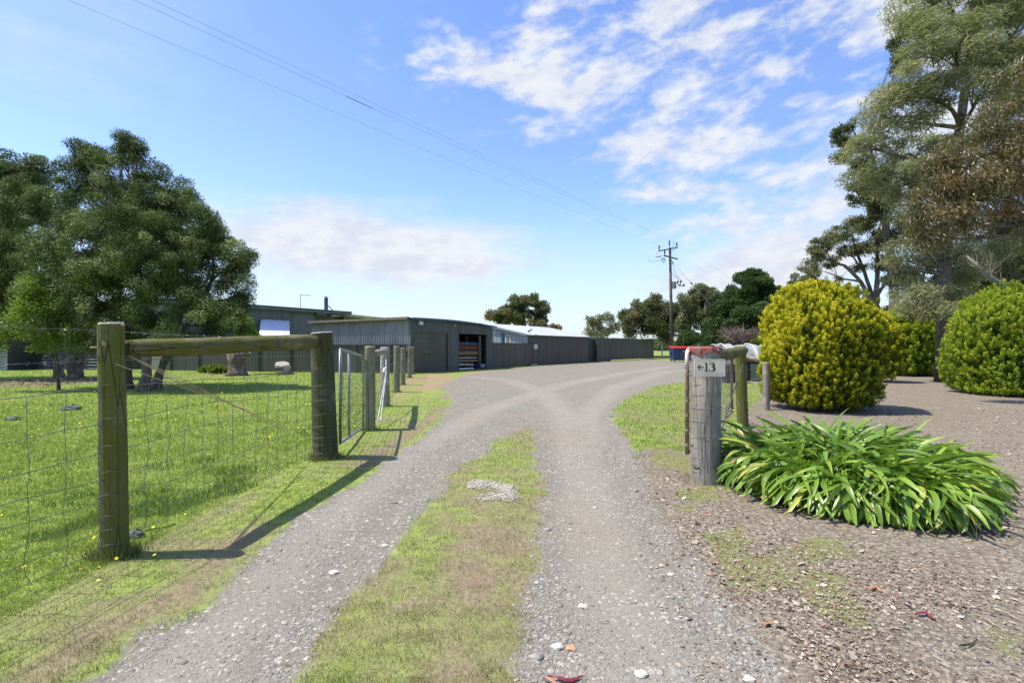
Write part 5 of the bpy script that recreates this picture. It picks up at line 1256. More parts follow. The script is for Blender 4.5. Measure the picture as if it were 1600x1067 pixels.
# weeping sheoak: strands of needles swept by the wind
def strands(t_, lobes, n, L, W, g, mat, name='crown', wind=(.75, 0, .12), droop=.75):
    Pp, Nn, idx = scatter(lobes, n, g, .6); n = len(Pp)
    ld = nrmz(g.normal(size=(len(lobes), 3))*.26+np.array(wind))
    A = nrmz(ld[idx]+g.normal(size=(n, 3))*.55+Nn*.15); l = L*g.uniform(.5, 1.4, n)[:, None]
    s_ = np.sign(g.random(n)-.12)[:, None]; A = A*s_
    Sd = nrmz(np.cross(A, g.normal(size=(n, 3))))*W
    M_ = Pp+A*l*.5; E = M_+nrmz(A+np.array([0, 0, -droop]))*l*.5
    V = np.stack([Pp-Sd*.5, Pp+Sd*.5, M_+Sd*.5, M_-Sd*.5, E], 1).reshape(-1, 3); o = np.arange(n)*5
    Fq = np.stack([o, o+1, o+2, o+3], 1); Ft = np.stack([o+3, o+2, o+4, o+4], 1)
    lt = g.random(len(lobes)); tint = np.clip(.5+(lt[idx]-.5)*.35+(g.random(n)-.5)*.75, 0, 1)
    me = bpy.data.meshes.new(name); me.vertices.add(len(V)); me.vertices.foreach_set('co', V.astype(np.float32).ravel())
    loops = np.concatenate([Fq, Ft[:, :3].repeat(1, 0)], 1).astype(np.int32)  # 4 + 3 loops per strand
    me.loops.add(loops.size); me.loops.foreach_set('vertex_index', loops.ravel()); me.polygons.add(2*n)
    me.polygons.foreach_set('loop_start', np.stack([np.arange(n)*7, np.arange(n)*7+4], 1).astype(np.int32).ravel()); me.update(calc_edges=True)
    a = me.attributes.new('tint', 'FLOAT', 'FACE'); a.data.foreach_set('value', np.repeat(tint, 2).astype(np.float32))
    return link(name, me, LF[mat], t_)
so = thing('sheoak_tree', 'huge pale olive weeping sheoak filling the upper right', 'tree', gp0(1476, 21), GR)
g = np.random.default_rng(50); mb = MB()
mb.tube([gp0(1476, 21), P(1476, 520, 21), P(1474, 440, 21), P(1480, 350, 21.5), P(1500, 200, 21.5), P(1520, 50, 21.5), P(1540, -120, 22)], [.36, .28, .25, .22, .17, .12, .06], 14)
OL = lobes_px([(1470, 60, 20, 70, 70), (1520, 20, 21, 90, 80), (1580, 60, 21, 80, 100), (1450, 130, 20, 50, 50), (1540, 130, 20, 90, 60), (1560, -90, 22, 120, 100), (1640, 20, 22, 90, 160), (1430, -10, 21, 30, 40), (1390, 190, 21, 45, 45), (1355, 225, 21, 35, 40), (1420, 240, 21.5, 55, 50), (1380, 270, 21, 50, 30), (1470, 240, 22.5, 50, 60), (1415, 320, 22, 40, 35), (1430, 370, 21, 45, 45), (1400, 420, 21, 28, 42), (1470, 420, 21.5, 55, 40), (1480, 330, 22, 50, 60), (1530, 400, 22, 50, 50), (1440, 455, 21, 42, 26), (1500, 450, 22, 36, 24), (1570, 300, 23, 60, 90), (1465, 482, 20, 34, 20), (1500, 485, 20.5, 26, 16), (1430, 480, 20.5, 22, 14)])
for (c, r) in OL:
    j = min(((np.linalg.norm(np.array(p)-c)+max(0, p[2]-c[2])*1.2), p) for p in [P(1475, 470, 21), P(1474, 430, 21), P(1480, 350, 21.5), P(1490, 275, 21.5), P(1500, 200, 21.5), P(1510, 120, 21.5), P(1520, 50, 21.5)])[1]
    pts = limb(mb, j, c, .10, .03, g, 7)
    for k in range(7): limb(mb, pts[g.integers(2, 8)], c+g.normal(size=3)*r*.55, .03, .006, g, 5, k=4)
mb.build('trunk', MT['bark'], so, smooth=True)
OS = sublobes(OL, 270, .62, g, -.9, .6)
strands(so, OS, 125000, .26, .026, g, 'oak', wind=(.62, 0, .38))
# near brown-tinged gum
tree('gum_tree', 'near brown-tinged gum with hanging leaves at the right edge', 'tree', GR,
     [([(15.6, 12.4, 0), (15.3, 12.5, 3), (14.2, 12.7, 6), (13.2, 13, 8)], .26, .08), ([(15.3, 12.5, 3), (13.3, 12.8, 4.6), (11.9, 13, 5.6)], .10, .04), ([(14.2, 12.7, 6), (12.6, 13, 6.4), (11.4, 13.1, 6.2)], .08, .03)],
     lobes_px([(1565, 200, 13, 50, 42), (1600, 150, 13, 50, 50), (1530, 240, 13, 42, 34), (1500, 275, 13, 42, 40), (1470, 255, 13, 26, 26), (1460, 310, 13, 30, 44), (1445, 350, 13, 20, 32), (1520, 310, 12.6, 40, 40), (1570, 290, 12.6, 46, 56), (1620, 240, 13, 50, 80), (1505, 350, 13, 26, 22), (1580, 350, 13, 40, 26), (1460, 375, 13, 16, 18), (1620, 340, 13, 40, 40)]),
     'gumbrown', 35000, .13, .026, seed=36, sub=170, subr=.32, lr=.035, squash=1.0, tintvar=.9, lk=(.55, .1, -.9), wind=(.35, 0, 0), shell=.9, limbs=1.3)
# pale leaning trunk with bare twigs and green bush behind
lt = thing('leaning_trunk', 'pale bare leaning trunk with thin twigs at the right edge', 'tree', (18.6, 15.6, 0)); mb = MB(); g = np.random.default_rng(8)
pts = [P(1700, 545, 16), P(1650, 508, 16), P(1600, 472, 16), P(1570, 452, 16), P(1545, 432, 16), P(1528, 418, 16), P(1511, 400, 16)]
mb.tube([(18.9, 15.8, -.1)]+pts, [.26, .20, .17, .13, .11, .085, .06, .02], 12)
mb.build('trunk', MT['barkpale'], lt, smooth=True)
mb = MB()
for k in range(26):
    i = g.integers(2, 6); a = np.array(pts[i]); e = a+np.array([g.uniform(-.3, .6), g.uniform(-.4, .4), g.uniform(.1, .9)]); limb(mb, a, e, .018, .004, g, 4, k=5, wob=.2)
limb(mb, P(1480, 455, 17), P(1440, 442, 17), .02, .006, g, 5)
mb.build('twigs', MT['twig'], lt)
tree('evergreen_tree', 'mid green bushy tree behind the pale leaning trunk', 'tree', GR, [([gp0(1590, 26), P(1585, 420, 26)], .2, .1)],
     lobes_px([(1575, 425, 25, 36, 28), (1600, 455, 25, 34, 30), (1540, 455, 26, 30, 24), (1500, 455, 27, 24, 18), (1630, 430, 25, 40, 50), (1560, 480, 26, 40, 16), (1590, 390, 26, 30, 24)]),
     'gum', 42000, .13, .065, seed=38, sub=130, subr=.36, lr=.06)
tree('evergreen_tree', 'dark gum canopy filling the gaps behind the sheoak trunk', 'tree', GR, [([gp0(1440, 38), P(1440, 440, 38)], .3, .15), ([gp0(1520, 38), P(1520, 440, 38)], .3, .15)],
     lobes_px([(1430, 440, 38, 26, 30), (1470, 455, 38, 34, 24), (1520, 430, 38, 44, 30), (1460, 400, 38, 30, 30), (1560, 400, 38, 44, 30), (1440, 490, 38, 40, 12), (1395, 488, 38, 20, 12), (1620, 400, 38, 40, 60)]),
     'meldark', 42000, .18, .08, seed=39, sub=130, subr=.5, lr=.1, squash=.6)

# ---------------------------------------------------------------- clipped conifers
def body(d, rad, qt, qb):
    h = nrmz(np.stack([d[:, 0], d[:, 1], np.zeros(len(d))], 1)); z = np.where(d[:, 2] > 0, d[:, 2], np.maximum(d[:, 2]*1.15, -1))
    r = (1-np.abs(z)**np.where(z > 0, qt, qb))**.5
    return np.stack([h[:, 0]*r*rad[0], h[:, 1]*r*rad[1], z*rad[2]], 1)
def conifer(label, c, rad, mat, n, L, W, seed, nplume, pr, group, sq=2.2, qt=2.1, qb=4.0):
    g = np.random.default_rng(seed); t_ = thing('conifer_shrub', label, 'shrub', (c[0], c[1], 0), group)
    c = np.array(c); rad = np.array(rad)
    mb = MB(); mb.tube([(c[0], c[1], -.1), (c[0], c[1], c[2]*.6), (c[0], c[1], c[2]+rad[2]*.5)], [.12, .10, .03], 10)
    for k in range(40):
        d = nrmz(g.normal(size=(1, 3)))[0]; limb(mb, (c[0], c[1], g.uniform(.3, c[2])), c+d*rad*.8, .03, .008, g, 5, k=4)
    mb.build('trunk', MT['bark'], t_)
    d = nrmz(g.normal(size=(nplume, 3)))
    # irregular outline: broad bulges and dips
    bul = 1+.05*np.sin(d[:, 0]*5+seed)+.12*(g.random(nplume) < .02)+.05*np.sin(d[:, 2]*6+d[:, 1]*4+seed*2)+.04*np.sin(d[:, 0]*11+d[:, 2]*9)
    f = (1-.15*g.random(nplume)**1.3)*bul
    PC = c+body(d, rad, qt, qb)*f[:, None]
    PC[:, 2] = np.maximum(PC[:, 2], .12)
    ax = nrmz(np.array([0, 0, 1.0])+d*.55+g.normal(size=(nplume, 3))*.15)       # plumes point up and out
    idx = g.integers(0, nplume, n); u = g.random(n); dd = nrmz(g.normal(size=(n, 3)))
    rr_ = pr*(1-.75*u)*g.random(n)**.4
    pls = g.uniform(.7, 1.5, nplume)[idx][:, None]
    Pp = PC[idx]+ax[idx]*((u-.35)*pr*sq)[:, None]*pls+dd*rr_[:, None]*pls
    V, Fc = leaves(Pp, nrmz(dd+d[idx]*.7), g, L, W, .35, .45, 0.0, (0, 0, .8), .7)
    outness = np.linalg.norm((Pp-c)/rad, axis=1)
    tint = np.clip(.06+.28*(d[idx]@np.array([-.8, -.2, .5]))+.62*u+(g.random(nplume)[idx]-.5)*.34+(g.random(n)-.5)*.22, 0, 1)  # sunlit and shaded sides painted into the leaf tint; plume tips are golden growth
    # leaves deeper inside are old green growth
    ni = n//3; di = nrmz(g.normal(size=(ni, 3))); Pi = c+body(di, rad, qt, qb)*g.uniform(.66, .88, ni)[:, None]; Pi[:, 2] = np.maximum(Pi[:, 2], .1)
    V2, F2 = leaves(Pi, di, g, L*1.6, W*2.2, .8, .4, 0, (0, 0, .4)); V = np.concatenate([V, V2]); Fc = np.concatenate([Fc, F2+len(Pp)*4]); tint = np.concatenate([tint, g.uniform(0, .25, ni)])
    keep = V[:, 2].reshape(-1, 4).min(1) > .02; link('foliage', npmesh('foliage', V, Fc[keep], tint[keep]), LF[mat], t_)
GC = 'clipped conifers along the side track'
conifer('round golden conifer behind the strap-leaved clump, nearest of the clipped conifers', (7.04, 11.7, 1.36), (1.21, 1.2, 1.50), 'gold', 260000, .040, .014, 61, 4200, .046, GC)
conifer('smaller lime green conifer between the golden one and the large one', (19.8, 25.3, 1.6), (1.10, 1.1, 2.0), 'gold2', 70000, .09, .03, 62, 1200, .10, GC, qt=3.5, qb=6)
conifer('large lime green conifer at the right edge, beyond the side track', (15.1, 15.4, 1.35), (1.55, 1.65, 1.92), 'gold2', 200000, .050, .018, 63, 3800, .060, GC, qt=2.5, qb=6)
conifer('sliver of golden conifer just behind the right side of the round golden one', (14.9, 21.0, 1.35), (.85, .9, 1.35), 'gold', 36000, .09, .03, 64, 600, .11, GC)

# ---------------------------------------------------------------- agapanthus clump
def straps(n, seed):
    g = np.random.default_rng(seed); k = 11
    cx_, cy_ = 3.31, 5.18; RX, RY = .92, 1.0
    a = g.uniform(0, 2*math.pi, n); rr_ = np.sqrt(g.random(n)); rr_ = np.where(g.random(n) < .35, .75+.25*g.random(n), rr_)
    # uneven plan outline
    wob = 1+.10*np.sin(a*3+1)+.07*np.sin(a*5+2)
    bx_ = cx_+RX*rr_*np.cos(a)*wob*.86; by_ = cy_+RY*rr_*np.sin(a)*wob*.86
    az_ = a*1.0+g.normal(size=n)*np.where(rr_ > .6, .75, 1.7)
    L = g.uniform(.56, .86, n)*(1-.06*rr_); th0 = np.radians(g.uniform(60, 86, n)-14*rr_**2); bend = np.radians(g.uniform(80, 160, n)+35*rr_)
    tipk = g.random(n) < .07; bend = np.where(tipk, bend*.45, bend)
    w = g.uniform(.015, .024, n); s = np.linspace(0, 1, k)
    th = th0[:, None]-bend[:, None]*(s[None, :]**1.15)
    ds = L[:, None]/(k-1); hx = np.concatenate([np.zeros((n, 1)), np.cumsum(np.cos(th[:, :-1])*ds, 1)], 1); hz = np.concatenate([np.zeros((n, 1)), np.cumsum(np.sin(th[:, :-1])*ds, 1)], 1)
    tw = az_[:, None]+(g.normal(size=n)*.35)[:, None]*s[None, :]**2
    X = bx_[:, None]+hx*np.cos(tw); Y = by_[:, None]+hx*np.sin(tw); Z = np.maximum(hz+.03+.10*(1-rr_)[:, None], .012+g.random(n)[:, None]*.03)
    wp = w[:, None]*(np.minimum(1, .55+s*1.6)*np.minimum(1, (1-s)*5+.03)**.6)[None, :]
    roll = (g.normal(size=n)*.45)[:, None]+(g.normal(size=n)*.7)[:, None]*s[None, :]
    sx, sy = -np.sin(tw), np.cos(tw); nx, ny, nz = -np.sin(th)*np.cos(tw), -np.sin(th)*np.sin(tw), np.cos(th)
    cr_, sr_ = np.cos(roll), np.sin(roll)
    SX, SY, SZ = sx*cr_+nx*sr_, sy*cr_+ny*sr_, nz*sr_; NX, NY, NZ = nx*cr_-sx*sr_, ny*cr_-sy*sr_, nz*cr_
    v = .28*wp
    C_ = np.stack([X-NX*v, Y-NY*v, Z-NZ*v], -1); Lf_ = np.stack([X+SX*wp, Y+SY*wp, Z+SZ*wp], -1); Rt = np.stack([X-SX*wp, Y-SY*wp, Z-SZ*wp], -1)
    V = np.stack([Lf_, C_, Rt], 2).reshape(-1, 3); base = (np.arange(n)*k*3)[:, None]+(np.arange(k-1)*3)[None, :]
    Fc = np.concatenate([np.stack([base, base+1, base+4, base+3], -1).reshape(-1, 4), np.stack([base+1, base+2, base+5, base+4], -1).reshape(-1, 4)])
    old = (rr_ > .7) & (g.random(n) < .07); tl = np.where(old, g.uniform(.93, 1.0, n), np.clip(g.normal(.5, .2, n)+.1*(rr_-.5), .02, .88))
    tt = tl[:, None]+np.where(g.random(n) < .12, .22, .0)[:, None]*(s[None, :-1] > .85)
    return V, Fc, np.concatenate([tt.reshape(-1)]*2)
ag = thing('strap_leaf_clump', 'wide clump of glossy green strap leaves at the foot of the grey gate post', 'plant', (3.66, 5.42, 0))
V, Fc, tt = straps(3800, 71)
o = link('leaves', npmesh('leaves', V, Fc, tt, smooth=True), LF['agap'], ag)
# ---------------------------------------------------------------- ground cover
def samples(n, seed, y0, y1, u0, u1, pw=1.3):
    g = np.random.default_rng(seed); k = pw-1
    y = (y0**-k+g.random(n)*(y1**-k-y0**-k))**(-1/k); u = g.uniform(u0, u1, n); return u*y, y, g
def blades(name, label, x, y, g, h, w, lean=.9, mat='grass', dry=None, kind='stuff', cat='grass'):
    n = len(x); z = zg(x, y); a = g.uniform(0, 2*math.pi, n); hh = h*g.uniform(.5, 1.3, n); ww = w*g.uniform(.7, 1.3, n)
    la = g.uniform(0, 2*math.pi, n); le = hh*lean*g.random(n)
    dx_, dy_ = np.cos(a)*ww*.5, np.sin(a)*ww*.5
    V = np.stack([np.stack([x-dx_, y-dy_, z-.004], 1), np.stack([x+dx_, y+dy_, z-.004], 1), np.stack([x+np.cos(la)*le, y+np.sin(la)*le, z+hh], 1)], 1).reshape(-1, 3)
    t_ = g.random(n)*.62+.04
    if dry is not None: t_ = np.clip(t_+dry*.42*(g.random(n) < .8), 0, 1)
    return meta(link(name, npmesh(name, V, np.arange(3*n).reshape(-1, 3), t_), LF[mat]), label, cat, kind=kind)
def grassset(name, label, n, seed, y0, y1, u0, u1, cond, hs, ws, pw=1.3, lean=.9, mat='grass'):
    x, y, g = samples(n, seed, y0, y1, u0, u1, pw)
    gg_, mm_, dd_, rr_, rd_ = masks(x, y)
    nz = vn(x, y, .10, 21, 2)
    p = np.clip(1-sm01(gg_+(nz-.5)*.5, .38, .60), 0, 1)*np.clip(1-sm01(mm_+(nz-.5)*.5, .35, .7), 0, 1)*(1-.70*dd_*sm01(nz, .35, .6))*(1-.9*rr_)
    keep = (g.random(len(x)) < p) & cond(x, y); x, y, dd_ = x[keep], y[keep], dd_[keep]
    sc = np.clip((y/4)**.75, .75, 6); return blades(name, label, x, y, g, hs*np.clip(sc, .8, 1.8)*(.7+.6*vn(x, y, .5, 8))*(.35+1.3*vn(x, y, .09, 18, 2)), ws*sc, lean, mat=mat, dry=np.clip(dd_*1.1+.35*(vn(x, y, .35, 14) > .56), 0, 1))
instrip = lambda x, y: sd(STRIP, x, y) > -.2
leftof = lambda x, y: (x < -1.0) & ~instrip(x, y) & ((x > -2.6-np.clip(y-10, 0, 30)*.165))
pad = lambda x, y: (x <= -2.6-np.clip(y-10, 0, 30)*.165)
grassset('strip_grass', 'short patchy grass growing between the two wheel tracks', 190000, 101, 1.5, 10.5, -.95, .12, instrip, .021, .0036, 1.6, mat='drygrass')
grassset('verge_grass', 'mown grass between the left fence and the gravel', 200000, 102, 1.3, 14, -1.7, -.12, leftof, .025, .0038, 1.6, mat='drygrass')
grassset('paddock_grass', 'bright green paddock grass behind the left fence', 360000, 103, 2.6, 34, -1.3, -.16, pad, .025, .0048, 1.5)
grassset('patch_grass', 'rounded grass patch beside the rusty gate', 60000, 104, 5.6, 21, .16, .62, lambda x, y: sd(MULCH, x, y) < .3, .018, .0045, 1.3, mat='drygrass')
# weeds in the bare ground on the right
x, y, g = samples(90000, 105, 1.7, 14, .22, 1.4, 1.6); gg_, mm_, dd_, rr_, rd_ = masks(x, y)
line = moss(x, y)
spots = 0
p = np.clip(line*.9+spots*.8, 0, 1)*(gg_ < .45); k = (g.random(len(x)) < p) & (x > .5); x, y = x[k], y[k]; sc = np.clip((y/4)**.75, .7, 3)
blades('low_weeds', 'thin weeds creeping along the right edge of the gravel', x, y, g, .016*sc, .0045*sc, 1.4, dry=np.full(len(x), .45), cat='weeds')
# darker weed tufts in the paddock near the fence
x, y, g = samples(150000, 106, 3.2, 16, -1.2, -.2, 1.5); fx = -2.5-np.clip(y-10, 0, 30)*.165
p = .5*sm01(vn(x, y, .42, 81, 3), .62, .74)*(.25+.75*np.exp(-((x-fx+.75)/.8)**2)); k = (g.random(len(x)) < p) & (x < fx-.1) & (masks(x, y)[0] < .3); x, y = x[k], y[k]; sc = np.clip((y/4)**.6, .8, 2)
blades('weed_tufts', 'darker tufts of broad-leaved weeds in the paddock beside the fence', x, y, g, .055*sc, .010*sc, 1.1, mat='weed', cat='weeds')
# yellow capeweed flowers
n = 5200; g = np.random.default_rng(7); y = (3.0**-.9+g.random(n)*(24.0**-.9-3.0**-.9))**(-1/.9); x = g.uniform(-1.25, -.25, n)*y
p = sm01(vn(x, y, 1.7, 51, 3), .48, .66)*(.06+.35*sm01(y, 4, 9)); p *= (x < -2.35-np.clip(y-10, 0, 30)*.165)*((masks(x, y)[0] < .3)); k = g.random(n) < p; x, y = x[k], y[k]; n = len(x); z = zg(x, y)
s_ = .012*np.clip((y/5)**.5, .8, 1.7)*g.uniform(.7, 1.3, n); h_ = .05*np.clip((y/5)**.6, .7, 2); V = []
ang = np.arange(6)*math.pi/3; tl = g.normal(size=(n, 2))*.35
V = np.stack([np.stack([x+s_*math.cos(q), y+s_*math.sin(q), z+h_+s_*(math.cos(q)*tl[:, 0]+math.sin(q)*tl[:, 1])], 1) for q in ang], 1).reshape(-1, 3)
meta(link('capeweed_flowers', npmesh('capeweed_flowers', V, np.arange(6*n).reshape(-1, 6), g.random(n)), LF['flower']), 'small yellow flowers dotted through the grass', 'flowers', kind='stuff')
# longer grass left standing round the posts
bx2 = []; g = np.random.default_rng(17)
for (px_, py_, rr_, k) in [(P1[0], P1[1], .09, 420), (P2[0], P2[1], .16, 420), (P3[0], P3[1], .1, 200), (Q1[0], Q1[1], .17, 90), (Q2[0], Q2[1], .1, 120)]+[(x, y, .1, 120) for x, y in LP]:
    a = g.uniform(0, 6.28, k); r_ = rr_+np.abs(g.normal(size=k))*.05; bx2.append(np.stack([px_+np.cos(a)*r_, py_+np.sin(a)*r_], 1))
bx2 = np.concatenate(bx2); blades('post_tufts', 'longer grass standing round the feet of the fence posts', bx2[:, 0], bx2[:, 1], g, .085, .006, .8, mat='drygrass')
# gravel stones
def stones(name, label, n, seed, y0, y1, u0, u1, cond, size, tintf=None, cat='gravel'):
    x, y, g = samples(n, seed, y0, y1, u0, u1, 2.0); k = cond(x, y, g); x, y = x[k], y[k]; n = len(x); z = zg(x, y)
    s_ = size*np.exp(g.normal(size=n)*.50)*np.clip((y/3.0)**.5, .8, 1.8)
    cube = np.array([(-1, -1, -.5), (1, -1, -.5), (1, 1, -.5), (-1, 1, -.5), (-.78, -.62, .5), (.78, -.62, .5), (.78, .8, .5), (-.78, .8, .5)])
    V = cube[None]*(1+g.normal(size=(n, 8, 3))*.24)*np.stack([g.uniform(.7, 1.3, n), g.uniform(.6, 1.0, n), g.uniform(.35, .7, n)], 1)[:, None, :]*s_[:, None, None]*.5
    a = g.uniform(0, 6.28, n); c_, s2 = np.cos(a)[:, None], np.sin(a)[:, None]
    V = np.stack([V[..., 0]*c_-V[..., 1]*s2+x[:, None], V[..., 0]*s2+V[..., 1]*c_+y[:, None], V[..., 2]*.8+(z+s_*.03)[:, None]], -1).reshape(-1, 3)
    f = np.array([(3, 2, 1, 0), (4, 5, 6, 7), (0, 1, 5, 4), (1, 2, 6, 5), (2, 3, 7, 6), (3, 0, 4, 7)]); Fc = (f[None]+(np.arange(n)*8)[:, None, None]).reshape(-1, 4)
    t_ = np.repeat(g.random(n), 6)
    return meta(link(name, npmesh(name, V, Fc, t_), MT['gravel']), label, cat, kind='stuff')
def gc(x, y, g):
    m = masks(x, y)[0]; patch = vn(x, y, .7, 61); return (m > .35) & (g.random(len(x)) < np.clip(.22+.78*sm01(patch, .45, .62)+.5*sm01(x/np.maximum(y, 1), .2, .34)*sm01(5-y, 0, 2), 0, 1)*sm01(m, .3, .6))
stones('gravel_stones', 'loose grey stones scattered over both wheel tracks', 150000, 111, 1.6, 9, -1.0, .62, lambda x, y, g: gc(x, y, g) & (g.random(len(x)) > .7*track(x, y)), .0088)
stones('side_gravel', 'small loose stones on the bare ground and side track', 20000, 112, 2.2, 13, .35, 1.4, lambda x, y, g: (masks(x, y)[1] > .5) & (g.random(len(x)) < .5), .008, cat='gravel')
# leaf litter and bark chips on the right
x, y, g = samples(60000, 121, 1.6, 12, .25, 1.5, 1.8); mm_ = masks(x, y)[1]; k = (mm_ > .45) & (g.random(len(x)) < .15+.95*sm01(vn(x, y, .8, 71, 3), .42, .66)); x, y = x[k], y[k]; n = len(x)
Pp = np.stack([x, y, zg(x, y)+.004+g.random(n)*.008], 1); A = nrmz(np.stack([g.normal(size=n), g.normal(size=n), g.normal(size=n)*.12], 1)); Sd = nrmz(np.stack([-A[:, 1], A[:, 0], g.normal(size=n)*.5], 1))
l = (.018*np.exp(g.normal(size=n)*.45)*np.clip((y/3.5)**.5, .7, 1.8))[:, None]; w = l*g.uniform(.12, .35, n)[:, None]
V = np.stack([Pp, Pp+A*l*.5+Sd*w, Pp+A*l, Pp+A*l*.5-Sd*w], 1).reshape(-1, 3)
meta(link('leaf_litter', npmesh('leaf_litter', V, np.arange(4*n).reshape(-1, 4), g.random(n)), LF['litter']), 'dry bark chips and dead leaves on the bare ground', 'leaf litter', kind='stuff')
# litter under the left trees
g = np.random.default_rng(131); n = 7000; x = -17+g.normal(size=n)*3.6; y = 21+g.normal(size=n)*3.2; k = masks(x, y)[2] > .4; x, y = x[k], y[k]; n = len(x)
Pp = np.stack([x, y, zg(x, y)+.01], 1); A = nrmz(np.stack([g.normal(size=n), g.normal(size=n), g.normal(size=n)*.2], 1)); Sd = nrmz(np.stack([-A[:, 1], A[:, 0], g.normal(size=n)*.5], 1)); l = .10*np.exp(g.normal(size=n)*.5)[:, None]
V = np.stack([Pp, Pp+A*l*.5+Sd*l*.15, Pp+A*l, Pp+A*l*.5-Sd*l*.15], 1).reshape(-1, 3)
meta(link('tree_litter', npmesh('tree_litter', V, np.arange(4*n).reshape(-1, 4), g.random(n)), LF['litter']), 'fallen leaves and twigs under the paddock trees', 'leaf litter', kind='stuff')
# ---------------------------------------------------------------- single stones, leaves and twigs
def rock(name, px, py, r, mat, label, cat, sd_, group=None, flat=.5, amp=.10):
    x, y = G(px, py); z = float(zg(np.array([x]), np.array([y]))[0]); mb = MB(); mb.add(*lump((x, y, z+r*flat*.35), (r, r*.8, r*flat), 10, 6, sd_, amp))
    return meta(mb.build(name, MT[mat], None, loc=(x, y, z)), label, cat, group)
rock('rock', 214, 838, .055, 'rock', 'rough dark bluestone rock at the foot of the near mossy post', 'rock', 1, None, .8, .16)
rock('rock', 112, 640, .20, 'rock', 'lumpy grey rock in the paddock grass left of the near post', 'rock', 2, None, .4, .2)
rock('rock', 20, 656, .13, 'rock', 'small dark clod in the grass at the left edge', 'rock', 3, None, .4, .2)
GS = 'pale stones lying on the gravel'
for k, (px, py, r, m_, lab) in enumerate([(871, 1003, .032, 'palestone', 'long pale stone beside the orange stone near the bottom of the track'), (892, 1005, .027, 'orangestone', 'orange stone at the bottom of the right wheel track'), (911, 941, .030, 'palestone', 'pale stone in the middle of the right wheel track'), (1002, 1043, .032, 'palestone', 'cream stone at the bottom edge of the right wheel track'),
        (1048, 895, .024, 'palestone', 'flat cream stone near the right edge of the track'), (602, 848, .028, 'palestone', 'pale stone on the edge of the grass strip at the left track'), (838, 906, .017, 'palestone', 'small pale stone touching the grass strip edge'), (249, 1062, .030, 'palestone', 'rounded pale stone at the bottom of the left wheel track'),
        (930, 788, .022, 'palestone', 'white stone midway up the right wheel track'), (1171, 1052, .027, 'palestone', 'oval cream stone at the lower right of the track'), (522, 888, .034, 'palestone', 'broad flat half-buried stone in the left wheel track'), (891, 821, .018, 'palestone', 'small white chip left of the middle of the right track')]):
    rock('stone', px, py, r, m_, lab, 'stone', 30+k, GS, .42, .10)
def leaf_obj(name, pts, w, mat, label, cat, z=.012):
    mb = MB(); V = []; Fc = []; n = len(pts)
    W3 = [Vector((*G(*p), 0)) for p in pts]; m = 10; path = []
    for i in range(m+1):
        f = i/m*(n-1); a = min(int(f), n-2); path.append(W3[a].lerp(W3[a+1], f-a))
    for i, p in enumerate(path):
        d_ = (path[min(i+1, m)]-path[max(i-1, 0)]).normalized(); s_ = Vector((-d_.y, d_.x, 0))*w*math.sin(math.pi*min(.98, max(.04, i/m)))**.7
        zz = float(zg(np.array([p.x]), np.array([p.y]))[0])+z+.006*math.sin(i*.6)
        V += [p+s_+Vector((0, 0, zz+.005)), p+Vector((0, 0, zz)), p-s_+Vector((0, 0, zz+.004))]
    for i in range(m): o = 3*i; Fc += [(o, o+1, o+4, o+3), (o+1, o+2, o+5, o+4)]
    n0 = len(V); V += [v-Vector((0, 0, .0015)) for v in V]; Fc += [tuple(q+n0 for q in f[::-1]) for f in Fc]
    mb.add(V, Fc); return meta(mb.build(name, MT[mat], None, loc=tuple(path[0])), label, cat)
leaf_obj('fallen_leaf', [(856, 1051), (885, 1057), (911, 1049)], .011, 'redleaf', 'curved dark red gum leaf at the bottom of the right wheel track', 'leaf')
leaf_obj('fallen_leaf', [(848, 1054), (866, 1062), (880, 1070)], .010, 'tanleaf', 'pale pink-tan leaf crossing the dark red leaf', 'leaf')
leaf_obj('fallen_leaf', [(1430, 963), (1448, 961), (1462, 970)], .012, 'redleaf', 'short red leaf on the bare ground at the lower right', 'leaf')
leaf_obj('fallen_leaf', [(1355, 927), (1368, 921), (1380, 929)], .012, 'tanleaf', 'brown leaf on the bare ground below the strap-leaved clump', 'leaf')
leaf_obj('fallen_leaf', [(1194, 979), (1206, 973)], .014, 'tanleaf', 'small tan leaf among the weeds beside the right wheel track', 'leaf')
leaf_obj('straw_stalk', [(1306, 916), (1330, 924), (1346, 930)], .002, 'straw', 'pale straw stalk left of the brown leaf', 'stalk')
leaf_obj('straw_stalk', [(1520, 962), (1545, 972), (1565, 982)], .003, 'straw', 'pale straw stalk right of the short red leaf', 'stalk')
leaf_obj('straw_stalk', [(1540, 953), (1575, 962), (1600, 971)], .003, 'straw', 'long straw stalk reaching the right edge of the picture', 'stalk')
leaf_obj('dead_stick', [(1498, 1011), (1512, 1008), (1528, 999)], .004, 'bark', 'dark crooked stick on the bare ground at the lower right', 'stick')
leaf_obj('dead_stick', [(226, 831), (250, 826), (275, 818)], .005, 'bark', 'dark stick in the dry grass right of the near post', 'stick')
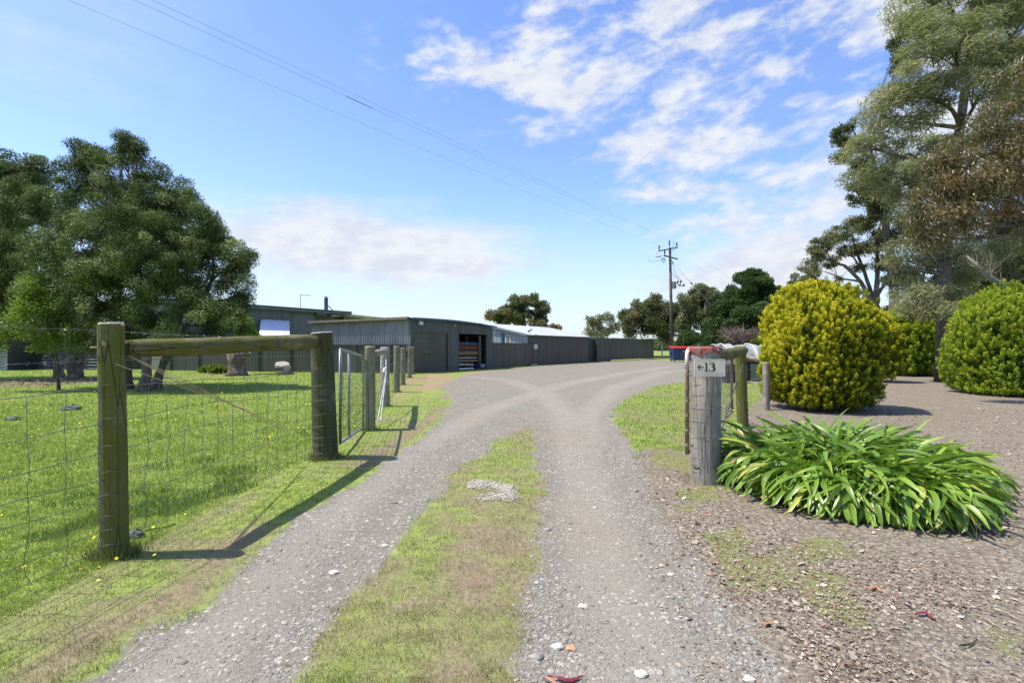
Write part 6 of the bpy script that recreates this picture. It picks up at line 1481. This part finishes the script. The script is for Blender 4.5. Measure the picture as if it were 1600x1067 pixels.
# white gravel spill on the grass strip, shaped like a bent arrow
poly = GP([(722, 757), (748, 751), (775, 753), (795, 757), (806, 765), (803, 776), (780, 781), (758, 781), (754, 777), (772, 773), (778, 766), (768, 762), (745, 762), (728, 762)])
g = np.random.default_rng(9); n = 9000; x = g.uniform(-.45, .1, n); y = g.uniform(4.6, 5.5, n); s0 = sd(poly, x, y); k = (s0+g.normal(size=n)*.035+(vn(x, y, .12, 5, 2)-.5)*.12 > .0) & (g.random(n) < .8); x, y = x[k], y[k]; n = len(x); z = zg(x, y)+.002
s_ = .008*g.uniform(.5, 1.6, n); cube = np.array([(-1, -1, -1), (1, -1, -1), (1, 1, -1), (-1, 1, -1), (-1, -1, 1), (1, -1, 1), (1, 1, 1), (-1, 1, 1)])*.5
V = cube[None]*(1+g.normal(size=(n, 8, 3))*.3)*s_[:, None, None]*np.array([1, 1, .6]); V = (V+np.stack([x, y, z+g.random(n)*.01], 1)[:, None, :]).reshape(-1, 3)
f = np.array([(3, 2, 1, 0), (4, 5, 6, 7), (0, 1, 5, 4), (1, 2, 6, 5), (2, 3, 7, 6), (3, 0, 4, 7)])
meta(link('white_gravel_patch', npmesh('white_gravel_patch', V, (f[None]+(np.arange(n)*8)[:, None, None]).reshape(-1, 4)), MT['palestone']), 'hook-shaped patch of white gravel on the grass strip', 'gravel', kind='stuff')
# distant tree line round the horizon
g = np.random.default_rng(77); L_ = []
for k in range(260):
    a = g.uniform(-1.2, 1.2); d_ = g.uniform(190, 330); h = g.uniform(2.5, 6.5); L_.append((np.array([math.sin(a)*d_, math.cos(a)*d_, h*.5]), np.array([g.uniform(5, 14), 5, h*.55])))
Pp, Nn, idx = scatter(L_, 36000, g, .6); k = Pp[:, 2] > 0; V, Fc = leaves(Pp[k], Nn[k], g, 1.3, .8)
meta(link('far_trees', npmesh('far_trees', V, Fc, g.random(k.sum())), LF['meldark']), 'low dark tree line on the horizon', 'trees', kind='stuff')
print('objects', len(bpy.data.objects), 'faces', sum(len(m.polygons) for m in bpy.data.meshes))
